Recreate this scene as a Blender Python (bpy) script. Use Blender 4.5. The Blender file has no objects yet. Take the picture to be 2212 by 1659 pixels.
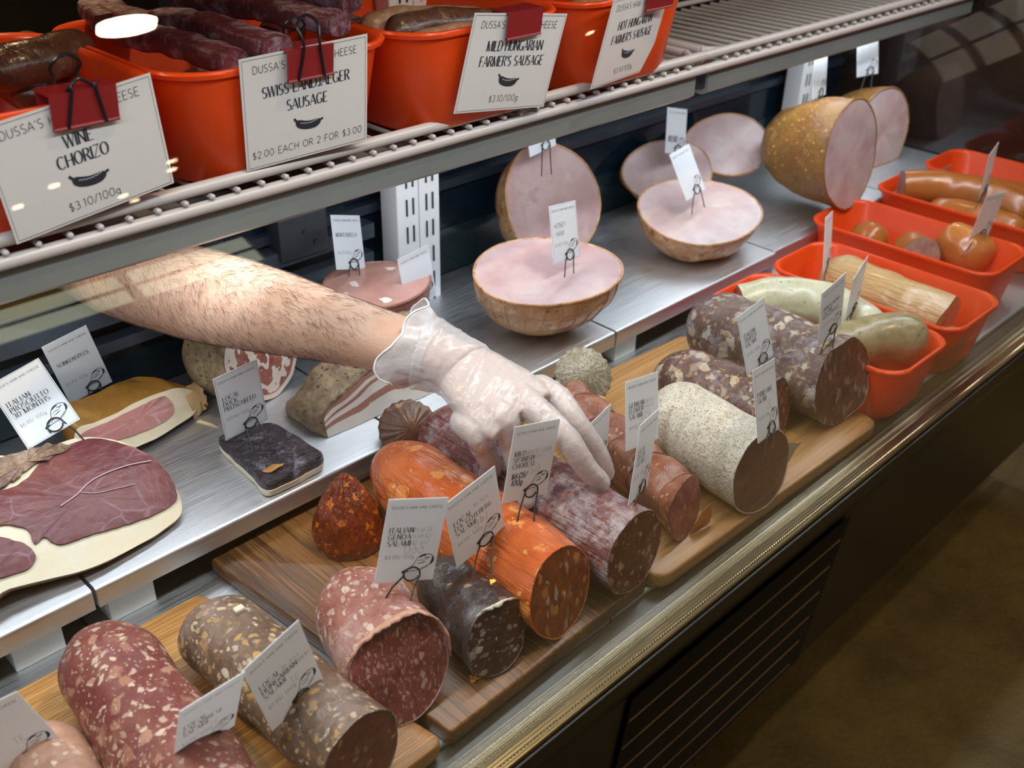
import bpy, bmesh, math, random
from math import sin, cos, pi, sqrt, atan2, radians
from mathutils import Vector, Matrix, noise

# ------------------------------------------------------------------ camera, world, lamps, exposure
SC = bpy.context.scene
COL = SC.collection
IMG_W, IMG_H, FOC = 2212.0, 1659.0, 2240.7
RW = ((0.70761491, 0.3503844, -0.61360566), (-0.70632277, 0.37499952, -0.60040278), (0.01973006, 0.85825762, 0.51283973))
EYE = Vector((0.0, 0.0, 0.65))          # the lens is 65 cm above the middle steel deck (deck top = z 0)
cam_d = bpy.data.cameras.new('camera'); cam = bpy.data.objects.new('camera', cam_d); COL.objects.link(cam)
cam_d.sensor_width = 36.0; cam_d.lens = FOC / IMG_W * 36.0; cam_d.clip_start = 0.02
cam.matrix_world = Matrix.Translation(EYE) @ Matrix(RW).to_4x4()
SC.camera = cam
cam_d.dof.use_dof = True; cam_d.dof.focus_distance = 1.02; cam_d.dof.aperture_fstop = 7.0

SC.view_settings.view_transform = 'Standard'; SC.view_settings.look = 'None'
SC.view_settings.gamma = 1.0; SC.view_settings.exposure = 0.0
SC.view_settings.use_curve_mapping = False
world = bpy.data.worlds.new('world'); SC.world = world; world.use_nodes = True
wb = world.node_tree.nodes['Background']; wb.inputs[0].default_value = (1.0, 0.86, 0.68, 1); wb.inputs[1].default_value = 0.10

TOP_POWER = 14.5       # the cool light strip along the top of the glass
SHELF_POWER = 2.2      # the strips under the wire shelves
SHOP_POWER = 60.0      # the warm downlights of the shop
def area(name, loc, rot, sx, sy, watt, color):
    d = bpy.data.lights.new(name, 'AREA'); d.shape = 'RECTANGLE'; d.size = sx; d.size_y = sy; d.energy = watt; d.color = color
    o = bpy.data.objects.new(name, d); COL.objects.link(o); o.location = loc; o.rotation_euler = rot
    return o
COOL = (0.86, 0.94, 1.0)
area('light_strip_lamp', (1.1, 0.575, 0.580), (radians(-16), 0, 0), 3.0, 0.05, TOP_POWER, COOL)
for lx in (0.45, 1.93): area('shelf_strip_lamp', (lx, 0.865, 0.268), (radians(4), 0, 0), 1.40, 0.05, SHELF_POWER, COOL)

# ------------------------------------------------------------------ geometry helpers
def ray(u, v):
    d = Vector((u - IMG_W / 2, -(v - IMG_H / 2), -FOC))
    return Vector([Vector(r).dot(d) for r in RW])
def atz(u, v, z):
    d = ray(u, v); return EYE + d * ((z - EYE.z) / d.z)
def aty(u, v, y):
    d = ray(u, v); return EYE + d * ((y - EYE.y) / d.y)
def atx(u, v, x):
    d = ray(u, v); return EYE + d * ((x - EYE.x) / d.x)
def onplane(u, v, p, n):
    d = ray(u, v); return EYE + d * ((Vector(p) - EYE).dot(n) / d.dot(n))
V = Vector
def nz(p, s, seed=0.0):
    return noise.noise(V((p[0] * s + seed, p[1] * s + seed * .7, p[2] * s - seed)))
def fz(p, s, seed=0.0):
    return noise.fractal(V((p[0] * s + seed, p[1] * s + seed * .7, p[2] * s - seed)), 1.0, 2.0, 4)
def basis(n, up=(0, 0, 1)):
    n = V(n).normalized(); ex = V(up).cross(n)
    if ex.length < 1e-4: ex = V((1, 0, 0)).cross(n)
    ex.normalize(); return ex, n.cross(ex).normalized(), n

class MB:
    """collects shapes and links them as one mesh object"""
    def __init__(s): s.v = []; s.f = []; s.m = []
    def add(s, vs, fs, mi=0):
        b = len(s.v); s.v += [V(p) for p in vs]; s.f += [tuple(b + i for i in f) for f in fs]; s.m += [mi] * len(fs); return b
    def box(s, lo, hi, mi=0, bev=0.0, xf=None):
        (x0, y0, z0), (x1, y1, z1) = lo, hi
        if bev <= 0:
            vs = [V((x, y, z)) for z in (z0, z1) for y in (y0, y1) for x in (x0, x1)]
            fs = [(0, 2, 3, 1), (4, 5, 7, 6), (0, 1, 5, 4), (2, 6, 7, 3), (0, 4, 6, 2), (1, 3, 7, 5)]
        else:
            bm = bmesh.new(); bmesh.ops.create_cube(bm, size=1.0)
            for q in bm.verts: q.co = V((x0 + (q.co.x + .5) * (x1 - x0), y0 + (q.co.y + .5) * (y1 - y0), z0 + (q.co.z + .5) * (z1 - z0)))
            bmesh.ops.bevel(bm, geom=bm.edges[:] , offset=bev, segments=3, profile=.5, affect='EDGES')
            bm.verts.index_update(); vs = [q.co.copy() for q in bm.verts]; fs = [tuple(q.index for q in f.verts) for f in bm.faces]; bm.free()
        if xf is not None: vs = [xf @ p for p in vs]
        s.add(vs, fs, mi)
    def loft(s, rings, cap0=True, cap1=True, mi=0, closed=True):
        n = len(rings[0]); b = len(s.v)
        for r in rings: s.v += [V(p) for p in r]
        for i in range(len(rings) - 1):
            for j in range(n if closed else n - 1):
                k = (j + 1) % n
                s.f.append((b + i * n + j, b + i * n + k, b + (i + 1) * n + k, b + (i + 1) * n + j)); s.m.append(mi)
        if cap0: s.f.append(tuple(b + j for j in reversed(range(n)))); s.m.append(mi)
        if cap1: s.f.append(tuple(b + (len(rings) - 1) * n + j for j in range(n))); s.m.append(mi)
    def tube(s, pts, r, n=8, mi=0, closed=False, cap=True):
        pts = [V(p) for p in pts]; N = len(pts); rings = []; up = None
        for i, p in enumerate(pts):
            a = pts[(i - 1) % N] if (closed or i > 0) else p
            c = pts[(i + 1) % N] if (closed or i < N - 1) else p
            t = (c - a).normalized()
            if up is None:
                up = t.orthogonal().normalized()
            else:
                up = (up - t * up.dot(t))
                up = up.normalized() if up.length > 1e-6 else t.orthogonal().normalized()
            w = t.cross(up); rr = r[i] if isinstance(r, (list, tuple)) else r
            rings.append([p + (up * cos(2 * pi * k / n) + w * sin(2 * pi * k / n)) * rr for k in range(n)])
        if closed: rings.append(rings[0])
        s.loft(rings, cap and not closed, cap and not closed, mi)
    def prism(s, poly, o, ex, ey, depth, mi=0, back=False):
        """polygon (2D) in plane o,ex,ey extruded by depth along -(ex x ey)"""
        o, ex, ey = V(o), V(ex), V(ey); n = ex.cross(ey)
        a = [o + ex * x + ey * y for x, y in poly]; bb = [p - n * depth for p in a]; k = len(poly)
        s.add(a + bb, [tuple(range(k)), tuple(range(2 * k - 1, k - 1, -1))] + [(i + k, (i + 1) % k + k, (i + 1) % k, i) for i in range(k)], mi)
    def sphere(s, c, rx, ry=None, rz=None, n=16, m=10, mi=0, fn=None):
        ry = rx if ry is None else ry; rz = rx if rz is None else rz; rings = []
        for i in range(m + 1):
            a = -pi / 2 + pi * i / m; k = max(cos(a), .02)
            rings.append([V((c[0] + rx * k * cos(2 * pi * j / n), c[1] + ry * k * sin(2 * pi * j / n), c[2] + rz * sin(a))) for j in range(n)])
        if fn: rings = [[fn(p) for p in r] for r in rings]
        s.loft(rings, True, True, mi)
    def build(s, name, mats, parent=None, smooth=True, ang=40, origin=None, up=(0, 0, 1)):
        if not isinstance(mats, (list, tuple)): mats = [mats]
        if parent is not None:
            root = parent
            off = V((0, 0, 0)); q = parent
            while q is not None: off += V(q.location); q = q.parent
        elif origin is not None: off = V(origin)
        else:
            xs = [p.x for p in s.v]; ys = [p.y for p in s.v]; zs = [p.z for p in s.v]
            off = V(((min(xs) + max(xs)) / 2, (min(ys) + max(ys)) / 2, min(zs)))
        me = bpy.data.meshes.new(name); me.from_pydata([tuple(p - off) for p in s.v], [], s.f); me.validate()
        for m in mats: me.materials.append(m)
        if len(mats) > 1 and len(me.polygons) == len(s.m): me.polygons.foreach_set('material_index', s.m)
        if smooth:
            me.polygons.foreach_set('use_smooth', [True] * len(me.polygons))
            if ang < 180:
                try: me.set_sharp_from_angle(angle=radians(ang))
                except Exception: pass
        me.update()
        o = bpy.data.objects.new(name, me); COL.objects.link(o)
        if parent is not None: o.parent = parent
        else: o.location = off
        return o
def tag(o, label=None, cat=None, group=None, kind=None):
    if label: o['label'] = label
    if cat: o['category'] = cat
    if group: o['group'] = group
    if kind: o['kind'] = kind
    return o
def empty(name, loc, label, cat, group=None):
    o = bpy.data.objects.new(name, None); COL.objects.link(o); o.location = loc; o.empty_display_size = .02
    return tag(o, label, cat, group)
def catmull(pts, k=8, closed=False):
    P = [V(p) for p in pts]; n = len(P); out = []
    for i in range(n if closed else n - 1):
        g = (lambda j: P[j % n]) if closed else (lambda j: P[min(max(j, 0), n - 1)])
        a, b, c, d = g(i - 1), g(i), g(i + 1), g(i + 2)
        for t in range(k):
            t /= k
            out.append(.5 * ((2 * b) + (c - a) * t + (2 * a - 5 * b + 4 * c - d) * t * t + (3 * b - a - 3 * c + d) * t ** 3))
    if not closed: out.append(P[-1])
    return out

# ------------------------------------------------------------------ materials
class NT:
    def __init__(s, name, rough=.5, metal=0.0, spec=.5):
        s.mat = bpy.data.materials.new(name); s.mat.use_nodes = True; s.t = s.mat.node_tree; s.b = s.t.nodes['Principled BSDF']
        s.out = s.t.nodes['Material Output']
        s.set(s.b, {'Roughness': rough, 'Metallic': metal, 'Specular IOR Level': spec})
    def set(s, n, d):
        for k, v in d.items():
            i = n.inputs[k]
            if hasattr(v, 'is_output'): s.t.links.new(v, i)
            else:
                if i.type == 'RGBA' and len(v) == 3: v = (*v, 1)
                i.default_value = v
    def n(s, typ, d=None, **kw):
        q = s.t.nodes.new('ShaderNode' + typ)
        for k, v in kw.items(): setattr(q, k, v)
        if d: s.set(q, d)
        return q
    def coord(s, sc=(1, 1, 1), warp=0.0, wscale=20.0):
        o = s.n('TexCoord').outputs['Object']
        if warp:
            w = s.n('TexNoise', {'Vector': o, 'Scale': wscale, 'Detail': 2.0}).outputs['Color']
            a = s.n('VectorMath', {0: w, 1: (.5, .5, .5)}, operation='SUBTRACT').outputs[0]
            a = s.n('VectorMath', {0: a, 'Scale': warp}, operation='SCALE').outputs[0]
            o = s.n('VectorMath', {0: o, 1: a}, operation='ADD').outputs[0]
        if sc != (1, 1, 1): o = s.n('VectorMath', {0: o, 1: sc}, operation='MULTIPLY').outputs[0]
        return o
    def noise(s, vec, scale, detail=3.0, rough=.55):
        return s.n('TexNoise', {'Vector': vec, 'Scale': scale, 'Detail': detail, 'Roughness': rough}).outputs[0]
    def rng(s, x, a, b, c=0.0, d=1.0):
        return s.n('MapRange', {0: x, 1: a, 2: b, 3: c, 4: d}, clamp=True).outputs[0]
    def mul(s, a, b): return s.n('Math', {0: a, 1: b}, operation='MULTIPLY').outputs[0]
    def addm(s, a, b): return s.n('Math', {0: a, 1: b}, operation='ADD').outputs[0]
    def mix(s, f, a, b):
        q = s.n('Mix', data_type='RGBA')
        for i, v in ((0, f), (6, a), (7, b)):
            if hasattr(v, 'is_output'): s.t.links.new(v, q.inputs[i])
            else: q.inputs[i].default_value = (*v, 1) if (i > 0 and len(v) == 3) else v
        return q.outputs[2]
    def bump(s, h, dist, strength=1.0, nrm=None):
        d = {'Height': h, 'Distance': dist, 'Strength': strength}
        if nrm is not None: d['Normal'] = nrm
        return s.n('Bump', d).outputs[0]
    def fleck(s, vec, scale, lo, hi, keep=1.0, jag=1.15):
        v = s.n('TexVoronoi', {'Vector': vec, 'Scale': scale, 'Randomness': 1.0})
        w = s.n('Math', {0: s.noise(vec, scale * 1.5, 3, .6), 1: .5}, operation='SUBTRACT').outputs[0]
        x = s.n('Math', {0: w, 1: jag, 2: v.outputs['Distance']}, operation='MULTIPLY_ADD').outputs[0]
        m = s.rng(x, hi, hi - max(.07, (hi - lo) * .45))
        c = s.n('SeparateColor', {0: v.outputs['Color']})
        if keep < 1: m = s.mul(m, s.rng(c.outputs[0], 1 - keep, 1 - keep + .06))
        return s.mul(m, s.rng(c.outputs[1], 0, 1, .45, 1.0))
    def done(s, **kw):
        s.set(s.b, {k.replace('_', ' '): v for k, v in kw.items()}); return s.mat

def plain(name, col, rough=.5, metal=0.0, spec=.5, var=0.0, vs=30, **kw):
    t = NT(name, rough, metal, spec); c = col
    if var:
        c = t.mix(t.rng(t.noise(t.coord(), vs), .3, .7), tuple(x * (1 - var) for x in col), tuple(min(1, x * (1 + var)) for x in col))
    return t.done(Base_Color=c, **kw)
def meat(name, c1, c2, ns=25, flecks=(), bloom=None, rough=.5, bump=(90, .0012), sss=0.0, stretch=(1, 1, 1), coat=0.0, spec=.45, rvar=0.0, ridges=None):
    """c1/c2 ground colours, flecks = (colour, scale, lo, hi, keep), bloom = (colour, scale, lo, hi, amount)"""
    t = NT(name, rough, 0, spec); o = t.coord(stretch, .012, 60)
    mo = t.addm(t.mul(t.noise(o, ns, 5), .55), t.mul(t.noise(o, ns * 5.5, 4, .7), .45))
    c = t.mix(t.rng(mo, .40, .60), tuple(x * .86 for x in c1), c2); hsum = None
    for col, sc, lo, hi, keep in flecks:
        m = t.fleck(o, sc, lo, hi, keep, .75 if name.endswith('_cut') else 1.15); c = t.mix(m, c, col)
        hsum = m if hsum is None else t.addm(hsum, m)
    if bloom:
        col, sc, lo, hi, amt = bloom
        m = t.mul(t.rng(t.noise(o, sc, 6, .7), lo, hi), amt); c = t.mix(m, c, col)
    h = t.noise(o, bump[0], 5, .6)
    if hsum is not None: h = t.addm(h, t.mul(hsum, .35))
    nb = t.bump(h, bump[1])
    if ridges:
        w = t.noise(t.coord(ridges[0]), ridges[1], 3); nb = t.bump(w, ridges[2], 1.0, nb)
    kw = dict(Base_Color=c, Normal=nb)
    if rvar: kw['Roughness'] = t.rng(t.noise(o, 40, 3), .3, .7, max(.05, rough - rvar), min(1, rough + rvar))
    if sss:
        kw.update(Subsurface_Weight=sss, Subsurface_Radius=(1.0, .45, .3), Subsurface_Scale=.006)
    if coat: kw.update(Coat_Weight=coat, Coat_Roughness=.15)
    return t.done(**kw)
def wood(name, c1, c2, c3, c4, along, fine=420, wide=16, gap=None, lines=.7, dark=False):
    """grain runs along 'x' or 'y'; c1/c2 broad bands, c3 dark pores, c4 pale streaks"""
    st = (.05, 1, 1) if along == 'x' else (1, .05, 1)
    t = NT(name, .36, 0, .4); o = t.coord(st, .010, 7); st2 = (.022, 1, 1) if along == 'x' else (1, .022, 1); o2 = t.coord(st2, .004, 12)
    c = t.mix(t.rng(t.noise(o, wide, 3, .5), .38 if dark else .40, .54 if dark else .60), c1, c2)
    if gap:
        ax = 1 if along == 'x' else 0
        sep = t.n('SeparateXYZ', {0: t.n('TexCoord').outputs['Object']}).outputs[ax]
        cell = t.n('Math', {0: t.mul(sep, 1 / gap)}, operation='FLOOR').outputs[0]
        wn = t.n('TexWhiteNoise', {'W': cell}, noise_dimensions='1D').outputs['Value']
        c = t.mix(t.mul(t.rng(wn, .2, 1), .8), c, c2)
    g = t.noise(o2, fine, 2, .5)
    c = t.mix(t.mul(t.rng(g, .54, .62), lines), c, c3); c = t.mix(t.mul(t.rng(g, .45, .36), lines), c, c4)
    return t.done(Base_Color=c, Normal=t.bump(g, .0004))
def steel(name, col=(.62, .64, .66), rough=.32, along='x'):
    st = (.03, 1, 1) if along == 'x' else (1, .03, 1)
    t = NT(name, rough, 1.0); o = t.coord(st); g = t.noise(o, 700, 3); s2 = t.noise(t.coord(), 7, 3)
    r = t.addm(t.rng(g, .3, .7, rough - .08, rough + .10), t.rng(s2, .35, .7, 0, .08))
    return t.done(Base_Color=t.mix(t.rng(g, .38, .62), t.mix(t.rng(s2, .35, .65), col, tuple(x * .93 for x in col)), tuple(x * .90 for x in col)), Roughness=r, Normal=t.bump(g, .0002, .6))
def plastic(name, col, trans=.25, rough=.32):
    t = NT(name, rough, 0, .5); t.done(Base_Color=col)
    tr = t.n('BsdfTranslucent', {'Color': tuple(min(1, c * 1.25) for c in col)}); ms = t.n('MixShader', {0: trans, 1: t.b.outputs[0], 2: tr.outputs[0]})
    t.t.links.new(ms.outputs[0], t.out.inputs[0]); return t.mat
def pane(name, tint=(.985, .99, .985), f0=.04, rough=0.0, amount=1.0):
    t = NT(name); lw = t.n('LayerWeight', {'Blend': .5}).outputs['Facing']
    p = t.n('Math', {0: lw, 1: 5.0}, operation='POWER').outputs[0]
    f = t.n('Math', {0: p, 1: (1 - f0) * amount, 2: f0 * amount}, operation='MULTIPLY_ADD').outputs[0]
    a = t.n('BsdfTransparent', {'Color': tint}); g = t.n('BsdfGlossy', {'Color': (1, 1, 1), 'Roughness': rough})
    ms = t.n('MixShader', {0: f, 1: a.outputs[0], 2: g.outputs[0]}); t.t.links.new(ms.outputs[0], t.out.inputs[0])
    t.t.nodes.remove(t.b); return t.mat
def film(name, col, alpha, rough=.25, bumpd=.0006, bs=70, stretch=(1, 1, 1)):
    """thin half-clear sheet (vinyl glove, cling film)"""
    t = NT(name, rough, 0, .5); o = t.coord(stretch, .02, 40)
    t.done(Base_Color=col, Normal=t.bump(t.noise(o, bs, 4), bumpd), Alpha=alpha); return t.mat
def emit(name, col, s):
    t = NT(name); e = t.n('Emission', {'Color': col, 'Strength': s}); t.t.links.new(e.outputs[0], t.out.inputs[0]); t.t.nodes.remove(t.b); return t.mat

STEEL = steel('brushed_steel', (.67, .69, .725), .42)
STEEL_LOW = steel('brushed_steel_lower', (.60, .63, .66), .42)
RAIL = plain('ribbed_rail', (.46, .38, .23), .30, .95)
WHITE_P = plain('white_plastic', (.74, .80, .82), .45)
BLACK = plain('black_paint', (.0075, .0065, .005), .32, var=.4)
NAVY = plain('dark_back_panel', (.006, .022, .032), .12, spec=.6)
NAVY2 = plain('navy_door_panel', (.003, .011, .022), .12, spec=.4)
TRIMM = plain('aluminium_trim', (.11, .14, .18), .30, .6)
TRIMD = plain('dark_trim', (.035, .050, .075), .30, .4)
CREAM = plain('cream_coated_wire', (.48, .425, .40), .35, spec=.5)
CANOPY = plain('grey_light_canopy', (.28, .30, .29), .4, .5, var=.08, vs=8)
UPR = plain('white_upright', (.88, .90, .94), .35)
SLOT = plain('slot_dark', (.03, .035, .05), .8)
RED = plastic('red_plastic', (.86, .085, .010), .30)
CLIPR = plain('clip_red', (.20, .012, .014), .3, spec=.6)
CLIPW = plain('clip_wire', (.02, .022, .025), .3, .6)
WIRE = plain('pick_wire', (.035, .035, .034), .4, .5)
CARDM = plastic('white_card', (.84, .88, .94), .45, .35)
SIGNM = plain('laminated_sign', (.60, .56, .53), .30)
INK = plain('black_ink', (.015, .018, .025), .6)
GHOST = plain('faint_ink', (.52, .54, .57), .6)
GREYINK = plain('grey_ink', (.10, .11, .12), .6)
PENINK = plain('blue_pen_ink', (.02, .02, .09), .5)
BAMBOO = wood('bamboo_wood', (.52, .27, .085), (.34, .15, .040), (.20, .085, .02), (.60, .36, .13), 'x', 520, 22, .009, .6)
BAMBOO2 = wood('pale_board_wood', (.46, .25, .095), (.36, .18, .060), (.25, .11, .032), (.54, .31, .13), 'x', 300, 18, None, .45)
ACACIA = wood('acacia_wood', (.25, .105, .030), (.062, .027, .012), (.026, .012, .006), (.26, .125, .038), 'y', 420, 10, None, .55, True)
CASTER = plain('dark_toe_panel', (.010, .009, .007), .6)
# ------------------------------------------------------------------ the shop around the case
FLZ = -0.62
def speckled_floor():
    t = NT('worn_concrete', .55, 0, .35); o = t.coord()
    c = t.mix(t.rng(t.noise(o, 5, 6, .65), .35, .7), (.050, .036, .014), (.105, .078, .032))
    m = t.rng(t.noise(o, 120, 5, .8), .60, .72); c = t.mix(t.mul(m, .7), c, (.19, .14, .06))
    m = t.rng(t.noise(o, 70, 4, .8), .62, .74); c = t.mix(t.mul(m, .8), c, (.018, .012, .005))
    return t.done(Base_Color=c, Normal=t.bump(t.noise(o, 90, 5), .0015))
def slab(name, lo, hi, m):
    b = MB(); b.box(lo, hi); o = b.build(name, m, smooth=False); o['kind'] = 'structure'; return o
slab('floor', (-4, -4.0, FLZ - .1), (6, 4.0, FLZ), speckled_floor())
WALLM = plain('brown_wall', (.34, .22, .13), .7, var=.35, vs=3)
slab('wall_front', (-4, -4.1, FLZ), (6, -4.0, 2.2), WALLM)
slab('wall_right', (6.0, -4.1, FLZ), (6.1, 4.1, 2.2), plain('dim_wall', (.30, .20, .15), .7, var=.5, vs=2.5))
slab('wall_left', (-4.1, -4.1, FLZ), (-4.0, 4.1, 2.2), WALLM)
slab('wall_back', (-4, 4.0, FLZ), (6, 4.1, 2.2), plain('back_wall', (.030, .034, .034), .7, var=.5, vs=2))
slab('ceiling', (-4.1, -4.1, 2.2), (6.1, 4.1, 2.3), plain('ceiling_boards', (.26, .18, .115), .7, var=.4, vs=3))
GLOW = emit('lamp_glow', (1.0, .78, .48), 24.0)
LRIM = plain('lamp_rim', (.5, .42, .3), .3, .8)
spots = [(1.0, -.06), (2.97, -1.03), (1.05, -1.45), (.98, -1.62), (1.42, -1.50), (1.46, -1.63), (1.36, -1.86), (1.44, -2.0), (-.6, 1.6), (.9, 2.1), (2.6, 1.7)]
place = ['right above the customer aisle', 'far right over the shop', 'in the cluster over the shop, nearest the left wall', 'in the cluster over the shop, second from the left', 'in the cluster over the shop, nearest the case', 'in the cluster over the shop, behind the nearest one',
         'in the middle of the cluster over the shop', 'in the cluster over the shop, farthest from the case', 'left behind the counter', 'behind the counter middle', 'right behind the counter']
for (x, y), w in zip(spots, place):
    e = empty('ceiling_downlight', (x, y, 2.2), 'round warm downlight in the ceiling ' + w, 'lamp', 'ceiling downlights')
    b = MB(); b.tube([(x, y, 2.2), (x, y, 2.12)], .024, 24); b.build('lamp_housing', LRIM, e)
    b = MB(); b.tube([(x, y, 2.121), (x, y, 2.115)], .011 if y > -.1 and y < 0 else .016, 24); b.build('lamp_lens', GLOW, e)
    d = bpy.data.lights.new('downlight_lamp', 'SPOT'); d.energy = SHOP_POWER * (1.6 if y < -.5 and x > 2 or y > 0 else .45 if y < -1.4 else 1.0); d.color = (1.0, .74, .42); d.spot_size = radians(95); d.spot_blend = .6; d.shadow_soft_size = .06
    l = bpy.data.objects.new('downlight_lamp', d); COL.objects.link(l); l.location = (x, y, 2.10)

def window(name, lo, hi, axis, col, st):  # framed glowing panel, added only so the case glass has something to reflect
    b = MB(); b.box(lo, hi); o = b.build(name, emit(name + '_glow', col, st), smooth=False); o['kind'] = 'structure'
    f = MB(); m = .05
    for i in range(4):
        t = i / 3; l2, h2 = list(lo), list(hi); q = 0 if axis == 'y' else 1; x = lo[q] + (hi[q] - lo[q]) * t; l2[q], h2[q] = x - m / 2, x + m / 2
        a2 = 1 if axis == 'y' else 0; l2[a2] -= .02; h2[a2] += .02; f.box(l2, h2)
    for z in (lo[2], (lo[2] + hi[2]) / 2, hi[2]):
        l2, h2 = list(lo), list(hi); l2[2], h2[2] = z - m / 2, z + m / 2; a2 = 1 if axis == 'y' else 0; l2[a2] -= .02; h2[a2] += .02; f.box(l2, h2)
    f.build('window_frame', plain(name + '_frame', (.30, .22, .14), .5), o, smooth=False)
window('window_1', (5.96, -2.0, .45), (5.999, -1.25, 1.25), 'x', (1.0, .82, .62), .22)  # added for a warm brown glow mirrored in the right of the glass
window('window_2', (.5, -3.999, 1.62), (2.7, -3.96, 2.15), 'y', (.95, 1.0, .72), 2.2)  # added for greenish streaks mirrored in the left of the glass

# ------------------------------------------------------------------ the refrigerated case
case = empty('display_case', (1.0, .75, FLZ), 'long black refrigerated deli case with curved glass front', 'display case')
X0, X1 = -.45, 2.03
def strip(profile, name, m, x0=X0, x1=X1, smooth=False, parent=case):
    """a (y, z) outline run along x"""
    b = MB(); b.loft([[(x0, y, z) for y, z in profile], [(x1, y, z) for y, z in profile]]); return b.build(name, m, parent, smooth=smooth)
# black front: bumper, sloping panel, recessed toe
strip([(.4205, -.069), (.396, -.069), (.3985, -.092), (.410, -.102), (.424, -.150), (.452, -.430), (.60, -.430), (.60, -.069)], 'front_panel', BLACK)
strip([(.60, -.44), (.60, FLZ), (.64, FLZ), (.64, -.44)], 'toe_kick', CASTER)
strip([(.4207, -.0655), (.4207, -.0635), (.4475, -.0600), (.4475, -.075)], 'front_ledge', plain('olive_ledge', (.045, .038, .022), .35))
n = 14   # ribbed metal rail the glass stands behind, with two rows of small studs
prof = [(.399, -.068)] + [(.3992 + .0018 * 0, -.0655)]
for i in range(n):
    y = .3995 + (.0205) * i / (n - 1); prof.append((y, -.0640 + (.0005 if i % 2 else 0) + .003 * (y - .3995) / .02))
prof += [(.4215, -.068)]
rail = strip(prof, 'front_rail', RAIL)
sb = MB()
for i in range(500):
    x = .15 + i * .0040
    for y in (.4045, .4158):
        z = -.0640 + .003 * (y - .3995) / .02 + .0004
        sb.add([(x - .0013, y - .0011, z), (x + .0013, y - .0011, z), (x + .0013, y + .0011, z), (x - .0013, y + .0011, z), (x, y, z + .0014)], [(0, 1, 4), (1, 2, 4), (2, 3, 4), (3, 0, 4)])
so = sb.build('stud', RAIL, rail, smooth=False); so['kind'] = 'stuff'
# louvred vent in the front panel
def py(z): return .424 + (z + .150) * (.452 - .424) / (-.280)
gb = MB()
GX0, GX1 = .612, 1.045
gb.box((GX0, .4235, -.425), (GX1, .4245, -.152), 0, xf=Matrix.Translation((0, .436, -.29)) @ Matrix.Rotation(radians(5.7), 4, 'X') @ Matrix.Translation((0, -.4255, .29)))
for k in range(6):
    z1 = -.166 - k * .0445; z0 = z1 - .030
    p = [(py(z1) + .001, z1), (py(z1) - .003, z1 - .002), (py(z0) - .0045, z0 + .003), (py(z0) - .003, z0), (py(z0) + .001, z0 + .001), (py(z1) + .001, z1 - .006)]
    xr = GX1 - .006 - k * .004
    gb.loft([[(GX0 + .004 - k * .001, y, z) for y, z in p], [(xr, y, z) for y, z in p]], mi=1)
gb.build('vent_grille', [plain('vent_dark', (.004, .003, .003), .8), plain('vent_slat', (.24, .185, .13), .5, spec=.4, var=.25, vs=14)], case, smooth=False)
# well, back panel and the sliding-door frame behind
strip([(.4205, -.11), (1.055, -.11), (1.055, -.10), (.4205, -.10)], 'well_floor', plain('well_dark', (.012, .020, .026), .4))
strip([(1.056, -.10), (1.056, .070), (1.075, .070), (1.075, -.10)], 'back_panel', NAVY)
b = MB(); b.box((.79, 1.058, .070), (X1, 1.080, .126)); b.build('lower_door_panel', NAVY2, case, smooth=False)
strip([(1.040, .068), (1.040, .082), (1.085, .082), (1.085, .068)], 'door_track', TRIMM, x1=.79)
strip([(1.060, .082), (1.060, .104), (1.085, .104), (1.085, .082)], 'track_groove', BLACK, X0, .79)
strip([(1.036, .104), (1.036, .124), (1.085, .124), (1.085, .104)], 'upper_door_track', TRIMM, X0, .79)
b = MB(); b.box((X1, .4165, -.10), (X1 + .018, 1.085, .69)); b.build('end_panel', plain('dark_end_glass', (.020, .013, .011), .08, spec=.7), case, smooth=False)
b = MB(); b.box((.58, 1.062, .124), (X1, 1.080, .69)); b.box((X0, 1.062, .124), (.02, 1.080, .69)); b.build('sliding_door', NAVY2, case, smooth=False)
b = MB(); b.box((.58, 1.050, .132), (X1, 1.066, .145)); b.build('door_rail', TRIMD, case, smooth=False)
b = MB(); b.box((.555, 1.058, .124), (.58, 1.084, .69)); b.build('door_stile', TRIMD, case, smooth=False)
b = MB(); b.box((.640, 1.030, .112), (.712, 1.062, .168), bev=.002); b.box((.690, 1.028, .124), (.696, 1.031, .130)); b.box((.675, 1.028, .142), (.681, 1.031, .148)); b.build('hinge_block', plain('dark_bracket', (.03, .035, .045), .4), case)
for ux in (.805, 1.792):
    m = MB(); s = MB()
    m.box((ux, 1.005, -.06), (ux + .074, 1.040, .685), bev=.002)
    m.box((ux + .0365, 1.0042, -.06), (ux + .0375, 1.006, .64), 1)
    for k in range(17):
        for dx in (.016, .027, .050, .061):
            z = -.02 + k * .0385
            s.box((ux + dx - .0011, 1.0035, z), (ux + dx + .0011, 1.0052, z + .023))
    o = m.build('slotted_upright', [UPR, plain('seam_grey', (.45, .46, .52), .5)], case)
    s.build('slot', SLOT, o, smooth=False)['kind'] = 'stuff'
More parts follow.
